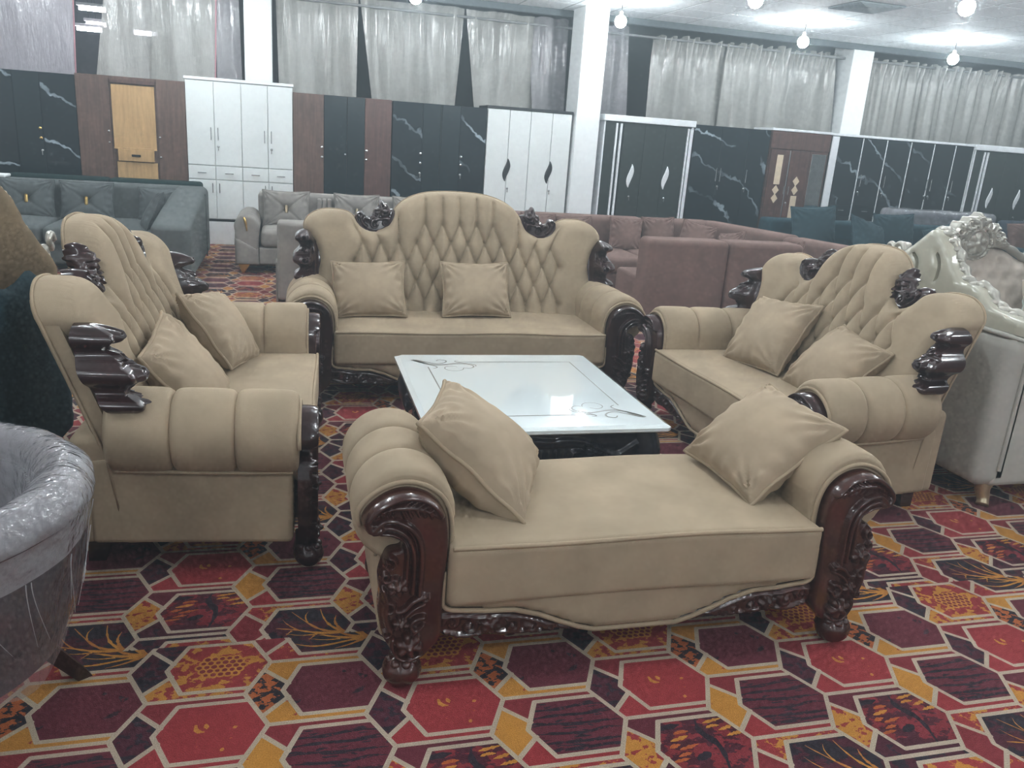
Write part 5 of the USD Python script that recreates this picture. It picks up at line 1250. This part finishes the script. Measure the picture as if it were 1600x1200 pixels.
part(t, 'teal_back_cover', moved(puff(Polygon(tp2), lambda P, d: .02 + dome_h(.03, .05)(P, d) + .006 * np.sin(9 * P[:, 0]), flat_h(.02), .05, .03), (0, -.004, 0)), TEAL, 60)
part(t, 'seat', softbox(-.88, .88, .08, .80, .10, .45, .05, 8), BROWN_VEL)
for s in (-1, 1): part(t, 'arm', softbox(min(s * .76, s * .95), max(s * .76, s * .95), .06, .80, .10, .62, .06, 6), BROWN_VEL)
for x in (-.84, .84):
    for y in (.06, .72): part(t, 'foot', cbox(x - .03, x + .03, y - .03, y + .03, 0, .12, .01), CHAMPAGNE)
mb = MB()
for k, (y, z, r) in enumerate([(.98, .955, .040), (1.03, .93, .03), (.97, .90, .035), (1.01, .875, .028)]):
    a = np.linspace(0, 5.5, 24); mb.add(tube(np.column_stack([y + r * np.cos(a + k) * (1 - a / 9), np.full(24, .02 + .01 * k), z + r * np.sin(a + k) * (1 - a / 9)]), np.linspace(.020, .010, 24), 8))
part(t, 'carved_scroll', mb, SILVER_CREAM, True)

# tub chair in cling film at the lower left
t = thing('wrapped_tub_chair', 'purple tub chair wrapped in cling film with a dark wood leg, lower left', 'chair', (-.955, 2.045, 0), 0)
def tub(rf, thick, z0, z1, off=0.0, a0=-150, a1=150, n=72, crk=0.0, seed=1, zlow=None, nz=14):
    """horseshoe shell with a rolled top edge, open towards -x"""
    A = np.radians(np.linspace(a0, a1, n)); rows = []
    zs = np.linspace(0, 1, nz)
    for k in zs: rows.append((rf(z0 + (z1 - .06 - z0) * k) + off, z0 + (z1 - .06 - z0) * k))
    ro = rf(z1); hw_ = thick / 2
    for b in np.linspace(0, np.pi, 12): rows.append((ro - hw_ + (hw_ + off) * math.cos(b), z1 - .06 + (.06 + off) * math.sin(b)))
    for k in np.linspace(1, 0, 6): z = (z0 + .1) + (z1 - .06 - z0 - .1) * k; rows.append((rf(z) - thick - off, z))
    P = np.array([[(r * math.cos(a), r * math.sin(a), z) for a in A] for r, z in rows])
    P = P.reshape(-1, 3)
    if crk:
        nn = meshkit.fbm(P * [9, 9, 5], 4, seed) - .5; rad = P * [1, 1, 0]; rad /= np.linalg.norm(rad, axis=1, keepdims=True)
        P = P + rad * (nn * crk)[:, None] + np.column_stack([np.zeros((len(P), 2)), nn * crk * .5])
    m_ = len(rows); idx = np.arange(m_ * n).reshape(m_, n)
    q = np.stack([idx[:-1, :-1], idx[:-1, 1:], idx[1:, 1:], idx[1:, :-1]], -1).reshape(-1, 4)
    f = np.vstack([q[:, [0, 1, 2]], q[:, [0, 2, 3]]])
    return P, f, idx
rf = lambda z: .375 + .085 * np.clip((z - .28) / .44, 0, 1) ** .8
P, f, idx = tub(rf, .11, .28, .72)
caps = []
for e in (0, -1):
    ring = idx[:, e]; c = len(P); P = np.vstack([P, P[ring].mean(0)])
    for k in range(len(ring) - 1): caps.append([c, ring[k + 1], ring[k]])
part(t, 'tub_shell', (P, np.vstack([f, caps])), PURPLE, 60)
part(t, 'bottom', lathe([(0, .245), (.22, .25), (.34, .268), (.376, .285), (.36, .30), (0, .30)], 40), PURPLE, 50)
part(t, 'seat_cushion', lathe([(0, .30), (.30, .30), (.335, .33), (.34, .40), (.32, .435), (0, .45)], 40), PURPLE, 50)
P, f, idx = tub(rf, .125, .33, .728, .010, n=150, crk=.034, seed=5, nz=22)
low = P[idx[0]]; ang = np.linspace(0, 30, len(low)); P[idx[0], 2] += .045 * np.sin(ang * .9) + .03 * np.sin(ang * .37)
row_of = np.zeros(len(P), int); row_of[idx.ravel()] = np.repeat(np.arange(len(idx)), idx.shape[1])
lowf = row_of[f].max(1) <= 15
part(t, 'cling_film', (P, f[~lowf]), WRAP, True, 'whitish wrinkled cling film over the rim')
sk_ = part(t, 'cling_film', (P, f[lowf]), WRAP_THIN, True, 'thin clear cling film over the side')
rf2 = np.random.default_rng(3)
for k in range(16):
    a0 = math.radians(rf2.uniform(-70, 60)); da = rf2.uniform(-.35, .35); z0_, z1_ = .62 - rf2.uniform(0, .06), .36 + rf2.uniform(0, .08)
    tt = np.linspace(0, 1, 14); aa = a0 + da * tt ** 1.4; zz = z0_ + (z1_ - z0_) * tt; rr_ = np.array([rf(z) for z in zz]) + .020
    part(sk_, 'film_fold', tube(np.column_stack([rr_ * np.cos(aa), rr_ * np.sin(aa), zz]), .0016 * (1 - .6 * tt), 5), FOLD, True)
for k, a in enumerate((33, 140, 220, 296)):
    ca, sa = math.cos(math.radians(a)), math.sin(math.radians(a))
    top_, bot_ = np.array([ca * .24, sa * .24, .27]), np.array([ca * .42, sa * .42, 0])
    tn = np.array([-sa, ca, 0]); rd = np.array([ca, sa, 0])
    v = [top_ + tn * x * .036 + rd * y * .032 for x in (-1, 1) for y in (-1, 1)] + [bot_ + tn * x * .022 + rd * y * .02 for x in (-1, 1) for y in (-1, 1)]
    part(t, 'leg', trimesh.convex.convex_hull(np.array(v)), LEG_BROWN, False)
